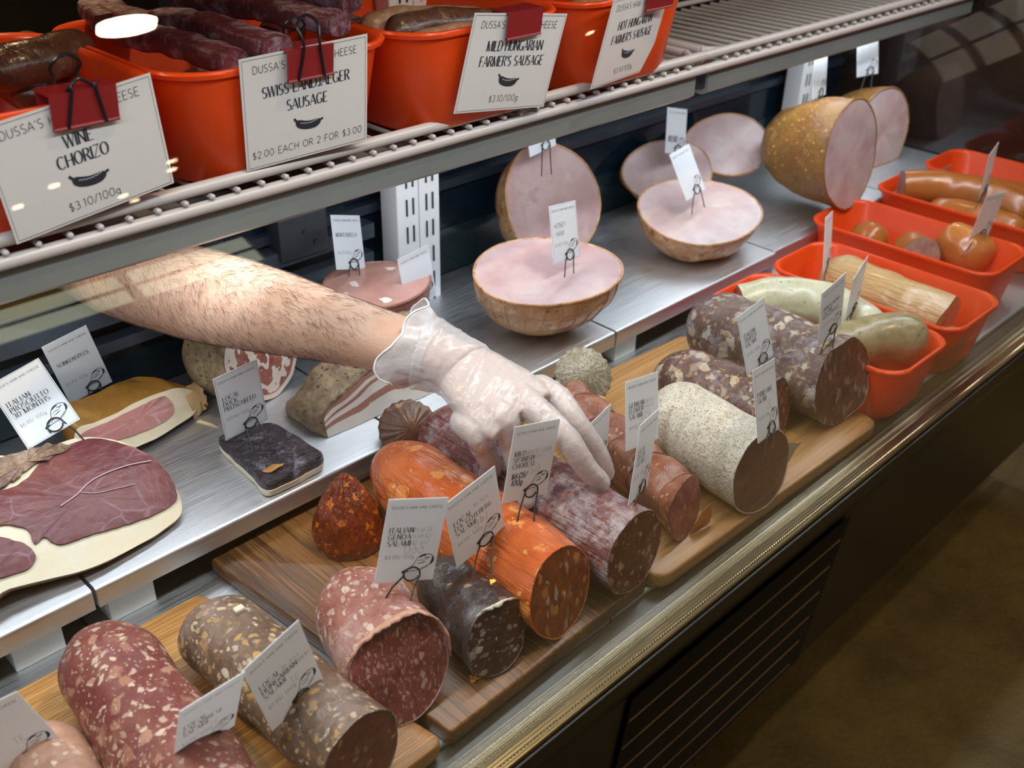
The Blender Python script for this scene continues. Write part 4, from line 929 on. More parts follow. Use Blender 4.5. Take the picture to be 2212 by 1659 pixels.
def card(key, ctr, ex, ez, w, h, f0, f1, where, title=(), price=None, hand=None, ghost=None, border=False, big=False, drawing=True):
    ex = V(ex).normalized(); ez = V(ez); ez = (ez - ex * ez.dot(ex)).normalized(); n = ex.cross(ez); ctr = V(ctr)
    org = ctr - ex * w / 2 - ez * h / 2; fr = (org, ex, ez, n)
    f0, f1 = V(f0), V(f1); e = empty('price_card', (f0 + f1) / 2, where, 'price card', 'price cards on wire picks')
    cb = MB(); rings = []; K = 8
    bend = .0016
    for i in range(K + 1):
        t = i / K; d = -bend * (4 * t * (1 - t)); z0 = org + ez * h * t
        rings.append([z0 + n * (-.0006), z0 + ex * w + n * (-.0006), z0 + ex * w, z0])
    cb.loft(rings); cd = cb.build('card', CARDM, e, smooth=False)
    lt = MB(); z = .00025; s = w / .054
    text(lt, "DUSSA'S HAM AND CHEESE", .0024 * s, w * .5, h * .885, fr, 'sans', 'c', xs=1.02, z=z, weight=1.25, track=.0006 * s)
    if border:
        for pts in ([(.0012, .0012), (w - .0012, .0012), (w - .0012, h - .0012), (.0012, h - .0012)],): stroke2(lt, pts, .0003, fr, z, True)
    ts = (.0056 if big else .0052) * s
    for i, t in enumerate(title):
        tw = text_w(t, ts, ts * .17); text(lt, t, ts, w * .10, h * .60 - i * ts * 1.22, fr, 'serif', z=z, xs=min(1.0, w * .80 / tw) * .90)
    if lt.v: lt.build('lettering', INK, cd, smooth=False)
    if price:
        pm = MB(); text(pm, price, .0038 * s, w * .10, h * .285, fr, 'sans', z=z, weight=.8); pm.build('price_lettering', GREYINK, cd, smooth=False)
    if hand:
        pm = MB(); [text(pm, t, sz * s, w * x, h * y, fr, 'sans', z=z + .0001, weight=wt, slant=.15, track=.1 * sz) for t, sz, x, y, wt in hand]; pm.build('handwriting', PENINK, cd, smooth=False)
    if ghost:
        gm = MB(); [text(gm, t, sz * s, w * x, h * y, fr, st, z=z * .6, mirror=True, weight=wt) for t, sz, x, y, st, wt in ghost]; gm.build('show_through', GHOST, cd, smooth=False)
    if drawing: ham_drawing(fr, w * .43, h * .105, w * .52, z, INK, cd)
    # wire pick: two legs and a spiral eye that pinches the foot of the card
    r = .0075 * s; c = org + ex * w * .60 + ez * h * .095; tilt = n * .0012
    loop = [c + ex * r * cos(a) + ez * r * .95 * sin(a) + tilt * (1 if k < 9 else -1.6) for k, a in ((k, pi * (1.05 - k / 8.0)) for k in range(17))]
    legA = [f0 - V((0, 0, .006)), f0.lerp(c - ex * r * .9, .55), c - ex * r * 1.02 - ez * r * .3 + tilt]
    legB = [c + ex * r * 1.05 - ez * r * .2 + tilt * 1.4, f1.lerp(c + ex * r, .5), f1 - V((0, 0, .006))]
    arc = [c + ex * r * cos(a) + ez * r * .95 * sin(a) + tilt * 1.3 for a in (pi * (1 - k / 8) for k in range(9))]
    back = [c + ex * r * .95 * cos(a) + ez * r * .9 * sin(a) + tilt * .9 for a in (-pi * k / 9 for k in range(10))]
    pb = MB(); pb.tube(legA + arc + legB[0:] , .0008, 7); pb.tube([arc[0]] + back[::-1][1:-1], .0008, 7)
    pb.build('wire_pick', WIRE, e)
    return e
CARDS = {
'A': ((0.1105, 0.61, 0.0427), (0.917, -0.312, 0.249), (-0.275, -0.041, 0.961), .054, .0763, (0.1166, 0.589, 0.02), (0.1287, 0.5857, 0.02)),
'B': ((0.2148, 0.502, 0.0674), (0.999, 0.032, -0.02), (0.029, -0.329, 0.944), 0.0512, 0.0788, (0.1883, 0.4939, 0.045), (0.2139, 0.5002, 0.045)),
'C': ((0.2785, 0.502, 0.0628), (0.972, 0.077, 0.221), (-0.219, -0.032, 0.975), 0.0535, 0.0806, (0.2726, 0.4745, 0.036), (0.293, 0.4749, 0.036)),
'D': ((0.423, 0.5263, 0.0962), (0.905, -0.353, -0.238), (0.257, 0.008, 0.966), 0.0526, 0.0787, (0.3841, 0.5246, 0.052), (0.4051, 0.5106, 0.052)),
'E': ((0.4942, 0.5244, 0.0824), (0.973, -0.035, 0.228), (-0.229, -0.062, 0.971), 0.0595, 0.0851, (0.4708, 0.5049, 0.035), (0.4862, 0.4952, 0.035)),
'F': ((0.5717, 0.5324, 0.1015), (0.97, -0.142, -0.196), (0.201, 0.018, 0.979), 0.0536, 0.0780, (0.5368, 0.518, 0.05), (0.5552, 0.5116, 0.05)),
'G': ((0.7115, 0.5708, 0.0403), (0.974, 0.089, 0.21), (-0.195, -0.155, 0.968), 0.0470, 0.0742, (0.6934, 0.5572, 0.01), (0.7068, 0.5559, 0.01)),
'H': ((0.7561, 0.5474, 0.069), (0.989, -0.019, -0.144), (0.145, 0.222, 0.964), 0.0541, 0.0752, (0.7254, 0.5306, 0.02), (0.7387, 0.5296, 0.02)),
'I': ((0.669, 0.4769, 0.0882), (0.93, 0.302, -0.209), (0.193, 0.081, 0.978), 0.0550, 0.0822, (0.6403, 0.4634, 0.045), (0.6535, 0.4617, 0.045)),
'J': ((0.8288, 0.4466, 0.097), (0.977, 0.137, -0.164), (0.113, 0.318, 0.941), 0.0545, 0.0758, (0.807, 0.4264, 0.056), (0.822, 0.4261, 0.056)),
'K': ((0.9587, 0.5439, 0.0849), (0.988, 0.0, 0.153), (-0.149, 0.231, 0.961), 0.0532, 0.0769, (0.9393, 0.5205, 0.05), (0.9637, 0.5226, 0.05)),
'L': ((1.026, 0.4904, 0.1168), (0.981, 0.008, 0.194), (-0.194, 0.002, 0.981), 0.0510, 0.0736, (0.9949, 0.4791, 0.08), (1.0196, 0.4773, 0.08)),
'M': ((1.3203, 0.6572, 0.0643), (0.942, 0.306, -0.136), (0.081, 0.185, 0.979), 0.0551, 0.0804, (1.2853, 0.6344, 0.02), (1.316, 0.6449, 0.02)),
'N': ((1.189, 0.5402, 0.07), (0.946, 0.188, 0.265), (-0.248, -0.113, 0.962), 0.0533, 0.0798, (1.1542, 0.5319, 0.03), (1.1714, 0.5337, 0.03)),
'O': ((1.6023, 0.5434, 0.0624), (0.985, -0.158, -0.075), (0.059, -0.102, 0.993), 0.0543, 0.0749, (1.5472, 0.5467, 0.015), (1.5789, 0.5395, 0.015)),
'P': ((1.7596, 0.6139, 0.0791), (0.971, 0.165, 0.174), (-0.171, -0.035, 0.985), 0.0551, 0.0836, (1.7187, 0.6051, 0.035), (1.7407, 0.6084, 0.035)),
'Q': ((0.2899, 0.9496, 0.0949), (0.945, -0.144, 0.292), (-0.029, 0.857, 0.514), 0.0552, 0.0816, (0.293, 0.9072, 0.06), (0.3171, 0.9015, 0.06)),
'R': ((0.3661, 1.0201, 0.0787), (0.974, -0.079, 0.21), (-0.216, -0.072, 0.974), 0.0505, 0.0826, (0.3539, 0.9794, 0.03), (0.3735, 0.9827, 0.03)),
'S': ((0.464, 0.8533, 0.0678), (0.996, -0.029, 0.084), (-0.085, -0.047, 0.995), 0.0521, 0.0803, (0.4502, 0.817, 0.02), (0.4722, 0.8139, 0.02)),
'T': ((0.758, 1.0522, 0.1004), (0.945, 0.125, -0.304), (0.232, 0.399, 0.887), 0.0548, 0.0717, (0.7402, 1.0351, 0.06), (0.7538, 1.0227, 0.06)),
'T2': ((0.8195, 0.985, 0.052), (0.97, -0.02, 0.12), (-0.06, 0.05, 0.99), 0.053, 0.078, (0.803, 0.965, 0.01), (0.826, 0.965, 0.01)),
'U': ((0.9212, 0.8139, 0.1424), (0.989, 0.079, -0.128), (0.102, 0.268, 0.958), 0.0548, 0.0728, (0.8995, 0.7915, 0.1), (0.9165, 0.7911, 0.1)),
'V': ((1.3933, 0.9962, 0.1341), (0.969, -0.031, -0.243), (0.244, 0.233, 0.941), 0.0550, 0.0728, (1.3717, 0.9799, 0.09), (1.3804, 0.9722, 0.09)),
'W': ((1.2531, 0.8675, 0.1298), (0.992, 0.102, 0.072), (-0.111, 0.459, 0.881), 0.0548, 0.0732, (1.2274, 0.8344, 0.085), (1.2654, 0.8384, 0.085)),
'X': ((1.5922, 0.8617, 0.2205), (0.991, 0.129, -0.043), (0.025, 0.143, 0.989), 0.0548, 0.0750, (1.5686, 0.8449, 0.18), (1.5813, 0.8447, 0.18)),
'Y': ((1.7102, 0.8438, 0.2394), (0.982, -0.188, -0.005), (0.048, 0.224, 0.973), 0.0550, 0.0730, (1.6785, 0.8286, 0.19), (1.6975, 0.82, 0.19)),
'Z': ((1.0300, 0.965, 0.224), (0.96, 0.02, .10), (-0.12, 0.10, 0.98), 0.054, 0.075, (1.026, 0.955, 0.160), (1.041, 0.95, 0.160)),
}
G1 = lambda *ls: [(t, .0042, .58 - .02 * len(t), .60 - i * .075, 'serif', .8) for i, t in enumerate(ls)]
def nearer(k, f, a, b):   # the same card on a surface a little closer
    c, ex, ez, w, h, *_ = CARDS[k]; CARDS[k] = (tuple(EYE + (V(c) - EYE) * f), ex, ez, w * f, h * f, tuple(a), tuple(b))
MZ = aty(815, 613, .935).z + .002
nearer('T', (.65 - MZ) / .59, atz(752, 603, MZ), atz(780, 603, MZ)); nearer('T2', .925, aty(832, 668, .905), aty(852, 668, .905))
INFO = {
'A': ('white price card in the bottom left corner, stuck in the tan pink salami', ('', 'T'), None, None, [('31', .008, .55, .33, 'sans', .6)]),
'B': ('white price card on the large red salami', ('LOCAL', 'CALABRESE', 'SALAMI'), '$3.95/ 100g', None, [('31', .007, .55, .33, 'sans', .6)]),
'C': ('white price card on the brownish grain-flecked salami', ('LOCAL', 'HUNGARIAN', 'SALAMI'), '$3.95/ 100g', None, [('31', .008, .55, .33, 'sans', .6)] + G1('LOCAL', 'HUNGARIAN')),
'D': ('Italian Genoa Salami price card', ('ITALIAN', 'GENOA', 'SALAMI'), '$4.95/ 100g', None, [('660', .0085, .40, .345, 'sans', .7)] + G1('ITALIAN', 'GENOA', 'SALAMI')),
'E': ('Local Elk Goteberg Salami price card', ('LOCAL', 'ELK GOTEBERG', 'SALAMI'), '$9.95/ 100g', None, [('148', .0085, .45, .36, 'sans', .7), ('LOCAL', .004, .48, .66, 'serif', .8)]),
'F': ('Mild Spanish Chorizo price card with a handwritten price', ('MILD', 'SPANISH', 'CHORIZO'), None, [('$6.05/', .0055, .10, .305, 1.9), ('100g', .0055, .12, .215, 1.9)], [('62', .0085, .52, .345, 'sans', .7)] + G1('MILD SPANI', 'CHORI')),
'G': ('white price card half hidden behind the gloved fingertips', (), None, [('--', .004, .3, .4, 1.2)], None),
'H': ('German Flower Salami price card', ('GERMAN', 'FLOWER', 'SALAMI'), '$4.55/ 100g', None, [('424', .0085, .45, .345, 'sans', .7)] + G1('GERMAN', 'FLOWER', 'SALA')),
'I': ('narrow-looking price card stuck in the dusty purple salami', ('LOCAL', 'SPECIAL', 'SALAMI'), '$3.75/ 100g', None, [('35', .0085, .50, .345, 'sans', .7)]),
'J': ('Parmesano Salami price card', ('PARMESANO', 'SALAMI'), '$4.55/ 100g', None, [('20', .0085, .50, .37, 'sans', .6)]),
'K': ('Italian Truffle Salami price card', ('ITALIAN', 'TRUFFLE', 'SALAMI'), '$7.45/ 100g', None, None),
'L': ('price card on top of the biggest marbled salami', ('FINNOCHIONA', 'SALAMI', 'ARTIGIANALE'), '$4.95/ 100g', None, None),
'M': ('price card in the tub of tan wrinkled sausage, seen almost edge on', (), None, None, None),
'N': ('price card in the green sausage tub, seen almost edge on', (), None, None, None),
'O': ('price card in the tub of cut orange sausage', ('---', '---'), '$---', None, None),
'P': ('thin edge-on price card among the long smooth orange sausages', (), None, None, None),
'Q': ('Italian Prosciutto 30 Months price card', ('ITALIAN', 'PROSCIUTTO', '30 MONTHS'), '$6.95/ 100g', None, [('31', .009, .52, .42, 'sans', .5)]),
'R': ('Scinkenspeck price card behind the prosciutto card', ('SCINKENSPECK',), '$3.95/ 100g', None, None),
'S': ('Local Duck Proscuitto price card', ('LOCAL', 'DUCK', 'PROSCUITTO'), '$10.95/ 100g', None, [('08', .009, .55, .40, 'sans', .5)]),
'T': ('Mortadella price card by the white upright', ('MORTADELLA',), '$2.45/100g', None, None),
'T2': ('price card peeping out from behind the forearm by the mortadella', (), None, None, None),
'U': ('handwritten Honey Ham price card on the netted ham', (), '$3.95/ 100g', [('HONEY', .0062, .10, .60, .7), ('HAM', .0062, .16, .46, .7)], None),
'V': ('price card at the back on the leaning ham piece, with a marker price', ('---', '----', '--'), None, [('$5.50', .0085, .10, .26, 2.2)], None),
'W': ('tilted price card in the pale face of the cut-side-up ham', ('--', '-----', '---'), None, None, None),
'X': ('price card on top of the large golden smoked ham', ('---', '--'), '---', None, None),
'Y': ('price card on the half-hidden second smoked ham', ('-----', '----', '-----'), '----', None, None),
'Z': ('price card mostly hidden by the grey canopy, above the ham standing on edge', (), None, None, None),
}
for k, v in CARDS.items():
    wh, title, price, hand, ghost = INFO[k]
    card(k, *v, wh, [t for t in title], price, hand, ghost, border=k in 'QUSJK', big=k in 'QS')

# ------------------------------------------------------------------ signs clipped to the tubs of the wire shelf
def sign(ctr, ex, ez, w, h, title, foot, where, heads=True, tcol=INK):
    ex = V(ex).normalized(); ez = V(ez); ez = (ez - ex * ez.dot(ex)).normalized(); n = ex.cross(ez); org = V(ctr) - ex * w / 2 - ez * h / 2; fr = (org, ex, ez, n)
    b = MB(); b.add([org - n * .0006, org + ex * w - n * .0006, org + ex * w + ez * h - n * .0006, org + ez * h - n * .0006, org, org + ex * w, org + ex * w + ez * h, org + ez * h], [(3, 2, 1, 0), (4, 5, 6, 7), (0, 1, 5, 4), (1, 2, 6, 5), (2, 3, 7, 6), (3, 0, 4, 7)])
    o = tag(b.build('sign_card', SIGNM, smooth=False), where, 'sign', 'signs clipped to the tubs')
    z = .0004; l = MB(); stroke2(l, [(.0022, .0022), (w - .0022, .0022), (w - .0022, h - .0022), (.0022, h - .0022)], .0004, fr, z, True)
    text(l, "DUSSA'S HAM AND CHEESE", .0074 * w / .14, w * .5, h * .855, fr, 'sans', 'c', z=z, weight=.85, xs=.92)
    for i, t in enumerate(title): text(l, t, .0106 * w / .14, w * .5, h * (.63 - .155 * i), fr, 'serif', 'c', z=z, track=.0011, xs=.80, weight=1.15)
    text(l, foot, .0072 * w / .14, w * .5, h * .10, fr, 'sans', 'c', z=z, weight=.8)
    l.build('lettering', INK, o, smooth=False); sausage_icon(fr, w * .39, h * .27, w * .23, z, o); return o, fr, n
def clip(ctr, ex, width, where, wires=True, up=.0):
    """binder clip straddling a tub rim; ctr = middle of its top ridge"""
    ex = V(ex).normalized(); c = V(ctr); f = V((ex.y, -ex.x, 0)); e = empty('binder_clip', c - V((0, 0, .03)), where, 'binder clip', 'binder clips on the tub rims')
    b = MB(); H = .027
    prof = [(.013, .0), (-.013, .0), (-.0085, -H), (-.0070, -H), (-.0110, -.002), (.0110, -.002), (.0080, -H), (.0095, -H)]
    b.loft([[c + ex * s * width / 2 + f * p + V((0, 0, q)) for p, q in prof] for s in (-1, 1)])
    for sd in (1, -1): b.tube([c + ex * (s * width / 2) + f * .0090 * sd + V((0, 0, -H)) for s in (-1, 1)], .0016, 8)
    b.build('clip_body', CLIPR, e, smooth=False)
    if wires:
        for sd, top in ((1, .018 if up else -.001), (-1, .014)):
            w = width * .18; base = c + f * .0105 * sd + V((0, 0, -H))
            pts = [base - ex * w * 1.6, c + f * .0145 * sd - ex * w * .95 + V((0, 0, .002)), c + f * .010 * sd - ex * w * 1.25 + V((0, 0, top)), c + f * .008 * sd + V((0, 0, top + .008)), c + f * .010 * sd + ex * w * 1.25 + V((0, 0, top)), c + f * .0145 * sd + ex * w * .95 + V((0, 0, .002)), base + ex * w * 1.6]
            hb = MB(); hb.tube(catmull(pts, 5), .0013, 7); hb.build('clip_handle', CLIPW, e)
FY = .782
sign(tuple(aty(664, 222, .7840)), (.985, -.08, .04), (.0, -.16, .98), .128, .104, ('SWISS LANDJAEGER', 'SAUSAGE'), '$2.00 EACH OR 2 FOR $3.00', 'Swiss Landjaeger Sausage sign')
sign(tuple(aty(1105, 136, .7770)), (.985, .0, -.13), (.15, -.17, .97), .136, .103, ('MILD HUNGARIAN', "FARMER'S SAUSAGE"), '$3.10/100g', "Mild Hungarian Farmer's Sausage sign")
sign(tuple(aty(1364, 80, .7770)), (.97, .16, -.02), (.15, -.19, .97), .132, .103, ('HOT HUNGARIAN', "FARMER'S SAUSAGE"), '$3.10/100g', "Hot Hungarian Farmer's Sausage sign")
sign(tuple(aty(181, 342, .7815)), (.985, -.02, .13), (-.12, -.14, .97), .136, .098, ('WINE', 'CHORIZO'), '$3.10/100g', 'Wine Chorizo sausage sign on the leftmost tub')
clip((.530, .784, .4365), (1, 0, 0), .048, 'dark red binder clip holding the Swiss Landjaeger sign', True, 1)
clip((.790, .777, .4365), (1, 0, 0), .050, 'dark red binder clip above the Mild Hungarian sign', False)
clip((1.015, .777, .4365), (1, 0, 0), .050, 'dark red binder clip above the Hot Hungarian sign', False)
clip(tuple(aty(162, 186, .783)), (1, 0, .0), .052, 'dark red binder clip holding the Wine Chorizo sign', True)

# ------------------------------------------------------------------ what lies in the tubs
def rod(name, pts, r, mat, label, cat='sausage', flat=1.0, ends='round', cut=None, seed=1, amp=.0016, group=None, zb=None, n=28, sc=45, square=0.0):
    P = catmull(pts, 10); N = len(P); b = MB(); rings = []; L = [0]
    for i in range(1, N): L.append(L[-1] + (P[i] - P[i - 1]).length)
    tot = L[-1]
    for i, p in enumerate(P):
        t = (P[min(i + 1, N - 1)] - P[max(i - 1, 0)]).normalized(); ex = V((0, 0, 1)).cross(t).normalized(); ey = t.cross(ex); rr = r(L[i] / tot) if callable(r) else r; k = 1
        for dd, on in ((L[i], ends != 'cut'), (tot - L[i], True)):
            if on and not (cut == 'both') and dd < rr * .9: k = min(k, sqrt(max(.03, 1 - (1 - dd / (rr * .9)) ** 2)))
        ring = []
        for j in range(n):
            a = 2 * pi * j / n; ca, sa = cos(a), sin(a)
            if square: m = max(abs(ca), abs(sa)); q = (1 - square) + square / m; ca *= q; sa *= q
            ring.append(shape(p + ex * ca * rr * k + ey * sa * rr * flat * k, amp, sc, seed, zb))
        rings.append(ring)
    b.loft(rings); o = tag(b.build(name, mat, ang=70), label, cat, group)
    if ends == 'cut' and cut and cut != 'both':
        d = -(P[1] - P[0]).normalized(); fb = MB(); disc(fb, [q + d * .0004 for q in rings[0]], sum(rings[0], V((0, 0, 0))) / n + d * .0004, d, 8, .0015, .001, seed); fb.build('cut_face', cut, o)
    return o
ZF = ZL + .010
LIVER = meat('pale_green_casing', (.52, .50, .32), (.60, .58, .44), 14, [((.30, .26, .14), 120, .05, .2, .25)], ((.74, .74, .66), 12, .5, .68, .7), .30, (60, .0006), .15, coat=.15)
OLIVE = meat('olive_casing', (.26, .21, .10), (.36, .30, .17), 16, [((.14, .11, .06), 90, .05, .28, .4)], None, .30, (60, .0010), .08, coat=.15)
TAN = meat('tan_wrinkled_casing', (.62, .42, .20), (.50, .30, .13), 14, [], ((.70, .55, .36), 16, .5, .7, .6), .26, (50, .0012), .1, ridges=((40, 5, 40), 6, .004), coat=.2)
ORNG = meat('smooth_orange_casing', (.44, .145, .024), (.36, .11, .020), 10, [], None, .30, (30, .0003), .1, coat=.25)
LIVF = meat('liver_cut', (.34, .16, .11), (.38, .19, .14), 60, [], None, .4)
GREYF = meat('grey_sausage_cut', (.36, .26, .22), (.44, .33, .28), 90, [((.28, .2, .17), 150, .1, .3, .4)], None, .45)
rod('sausage', [(1.158, .686, .004), (1.195, .652, .016), (1.222, .590, .018), (1.214, .508, .006)], .031, LIVER, 'pale green curved sausage with its cut end showing, in the nearest tub', ends='cut', cut=LIVF, seed=3, zb=ZF)
rod('sausage', [(1.128, .575, -.008), (1.160, .520, .010), (1.196, .482, .022), (1.226, .452, .010)], lambda t: .030 + .004 * t, OLIVE, 'olive grey sausage draped over the front of the nearest tub', seed=5, zb=ZF + .012)
rod('sausage', [(1.120, .660, -.02), (1.128, .600, -.016), (1.140, .545, -.018)], .025, LIVER, 'buff sausage lying low against the side of the nearest tub', seed=8, zb=ZF)
rod('sausage', [(1.335, .470, -.002), (1.332, .560, .004), (1.345, .665, .006)], .039, TAN, 'thick tan wrinkled sausage with a pink cut end', ends='cut', cut=meat('pink_cut', (.52, .28, .22), (.56, .33, .27), 60, [], None, .4), seed=11, amp=.004, sc=30, zb=ZF)
rod('sausage', [(1.290, .500, -.020), (1.298, .460, -.012), (1.318, .437, .000)], lambda t: .022 - .008 * t, OLIVE, 'small tied olive sausage end at the front of the second tub', seed=13, zb=ZF)
b = MB(); b.sphere((1.546, .700, -.010), .032, .032, .030, fn=lambda p: shape(p, .003, 30, 3, ZF)); tag(b.build('sausage', ORNG), 'round orange sausage end at the back of the third tub', 'sausage')
rod('sausage', [(1.536, .606, -.008), (1.560, .634, -.012), (1.570, .650, -.016)], .033, ORNG, 'orange sausage with a grey cut face, in the third tub', ends='cut', cut=GREYF, seed=17, zb=ZF)
rod('sausage', [(1.598, .610, .006), (1.602, .570, .004), (1.592, .520, -.010)], lambda t: .030 + .006 * sin(pi * t), meat('crumpled_orange_casing', (.56, .22, .06), (.46, .15, .03), 16, [], ((.72, .48, .28), 18, .55, .72, .5), .18, (50, .002), .1, coat=.4), 'crumpled orange sausage tied at one end, in the third tub', seed=19, amp=.004, zb=ZF)
rod('sausage', [(1.735, .745, .020), (1.775, .690, .024), (1.800, .610, .020), (1.800, .530, .008)], .031, ORNG, 'long smooth orange sausage with a pale cut end, at the back of the fourth tub', ends='cut', cut=GREYF, seed=23, zb=ZF)
rod('sausage', [(1.728, .690, -.010), (1.733, .630, .0), (1.737, .560, -.002), (1.737, .520, -.008)], .029, ORNG, 'shorter shiny orange sausage at the front of the fourth tub', seed=27, zb=ZF)
rod('sausage', [(1.925, .72, -.02), (1.945, .62, -.018), (1.95, .52, -.02)], .030, ORNG, 'orange sausage lying low in the farthest tub', seed=29, zb=ZF)
LAND = meat('frosted_dark_casing', (.075, .014, .022), (.13, .028, .034), 20, [], ((.40, .34, .42), 26, .50, .68, .75), .42, (80, .0022))
ROD = meat('brown_wrinkled_casing', (.075, .028, .018), (.13, .055, .032), 22, [], ((.34, .24, .20), 24, .55, .72, .5), .26, (60, .0025), 0, rvar=.1, coat=.2)
TANR = meat('smoked_tan_casing', (.30, .15, .08), (.40, .22, .13), 22, [], ((.52, .40, .34), 30, .52, .7, .6), .34, (80, .0015), .05)
zt = ZS + .012
SW = [((272, 72), (515, 138), .425, 'nearest the front rim, with a frosted top'), ((352, 40), (598, 108), .436, 'second from the front rim'), ((398, 4), (735, 52), .444, 'third from the front rim'), ((90, -2), (340, 62), .425, 'leaning against the left rim, half under the others'),
      ((440, -38), (760, 2), .450, 'at the back of the heap'), ((560, 100), (628, 44), .418, 'standing crosswise at the clip'), ((640, 40), (800, 70), .405, 'low down at the right side of the tub')]
for i, (a, c, z, w) in enumerate(SW):
    A, B = atz(*a, z), atz(*c, z); m_ = (A + B) / 2 + V((0, 0, .004)); A.y = min(A.y, 1.02)
    rod('sausage_stick', [A, m_, B], .0165 if i != 5 else .013, LAND, 'flat dark sausage stick ' + w, 'sausage stick', .62, 'cut', 'both', 31 + i, .0028, 'flat dark sausage sticks', n=32, sc=50, square=.5)
for i in range(6):
    x = .45 + i * .030; rod('sausage_stick', [(x, .835, .348 + .014 * (i % 2)), (x + .01, .92, .352 + .014 * (i % 2)), (x, 1.0, .350 + .014 * (i % 2))], .0165, LAND, 'flat dark sausage stick buried under the heap in the Swiss sausage tub', 'sausage stick', .62, 'cut', 'both', 51 + i, .0025, 'buried flat dark sausage sticks', n=20, square=.5)
rod('sausage_stick', [atz(-40, 165, .415), atz(80, 130, .42), atz(192, 108, .415)], .020, ROD, 'brown wrinkled sausage stick lying across the wine chorizo tub', 'sausage stick', 1, 'round', None, 61, .003)
rod('sausage_stick', [atz(-60, 110, .405), (.36, .95, .39), atz(60, 98, .395)], .020, ROD, 'shiny brown sausage stick at the back left of the wine chorizo tub', 'sausage stick', 1, 'round', None, 63, .003)
rod('sausage_stick', [(.20, .84, .352), (.27, .85, .352), (.35, .83, .354)], .018, TANR, 'greyish sausage stick at the bottom of the wine chorizo tub', 'sausage stick', 1, 'round', None, 65, .002)
for i, (y, z, w) in enumerate(((.815, .402, 'along the front rim'), (.852, .412, 'second from the front rim'), (.892, .408, 'third from the front rim'))):
    rod('sausage_stick', [(.680, y, z), (.735, y + .004, z + .002), (.80, y - .008, z - .004), (.845, y - .004, z - .01)], .017, TANR if i != 1 else ROD, 'tan smoked sausage stick in the mild sausage tub ' + w, 'sausage stick', 1, 'round', None, 71 + i, .002)
rod('sausage_stick', [(.92, .86, .385), (1.0, .865, .39), (1.08, .85, .385)], .018, TANR, 'tan smoked sausage stick in the hot sausage tub', 'sausage stick', 1, 'round', None, 79, .002)
# ------------------------------------------------------------------ the shop worker's right arm and gloved hand
WR = atz(985, 778, .144)
# joints (world): knuckle, middle joint, end joint, tip for index, middle, ring, little finger and the tucked thumb
KN = [atz(1206, 850, .120), atz(1150, 866, .130), atz(1092, 894, .126), atz(1036, 926, .112)]
TIP = [V((.676, .527, .040)), V((.645, .508, .0535)), V((.592, .556, .034)), V((.600, .622, .022))]
MID = [atz(1246, 915, .098), atz(1222, 945, .106), atz(1104, 962, .084), atz(1040, 966, .080)]
DIS = [atz(1288, 975, .066), atz(1262, 1005, .078), atz(1126, 1030, .056), atz(1062, 1010, .046)]
RADS = [(.0106, .0090, .0082, .0070), (.0112, .0095, .0086, .0074), (.0106, .0090, .0082, .0070), (.0096, .0080, .0072, .0062)]
ELB = aty(255, 592, 1.035); FO1 = aty(610, 678, .815); FO2 = aty(430, 636, .930)
SHO = V((.30, 1.36, .30))
hx = (KN[0] - KN[3]).normalized(); hd = ((KN[0] + KN[1] + KN[2] + KN[3]) / 4 - WR).normalized(); hn = hx.cross(hd).normalized()
if hn.z < 0: hn = -hn
def capsule(mb, pts, rads, n=18, sub=5):
    P = catmull(pts, sub); N = len(P); R = []
    for i in range(N):
        x = i / (N - 1) * (len(rads) - 1); a = min(int(x), len(rads) - 2); R.append(rads[a] + (rads[a + 1] - rads[a]) * (x - a))
    t0 = (P[0] - P[1]).normalized(); t1 = (P[-1] - P[-2]).normalized()
    pre = [(P[0] + t0 * R[0] * sin(a), R[0] * cos(a)) for a in (radians(80), radians(55), radians(28))]
    post = [(P[-1] + t1 * R[-1] * sin(a), R[-1] * cos(a)) for a in (radians(28), radians(55), radians(80))]
    A = pre + list(zip(P, R)) + post
    mb.tube([a[0] for a in A], [max(a[1], .0006) for a in A], n)
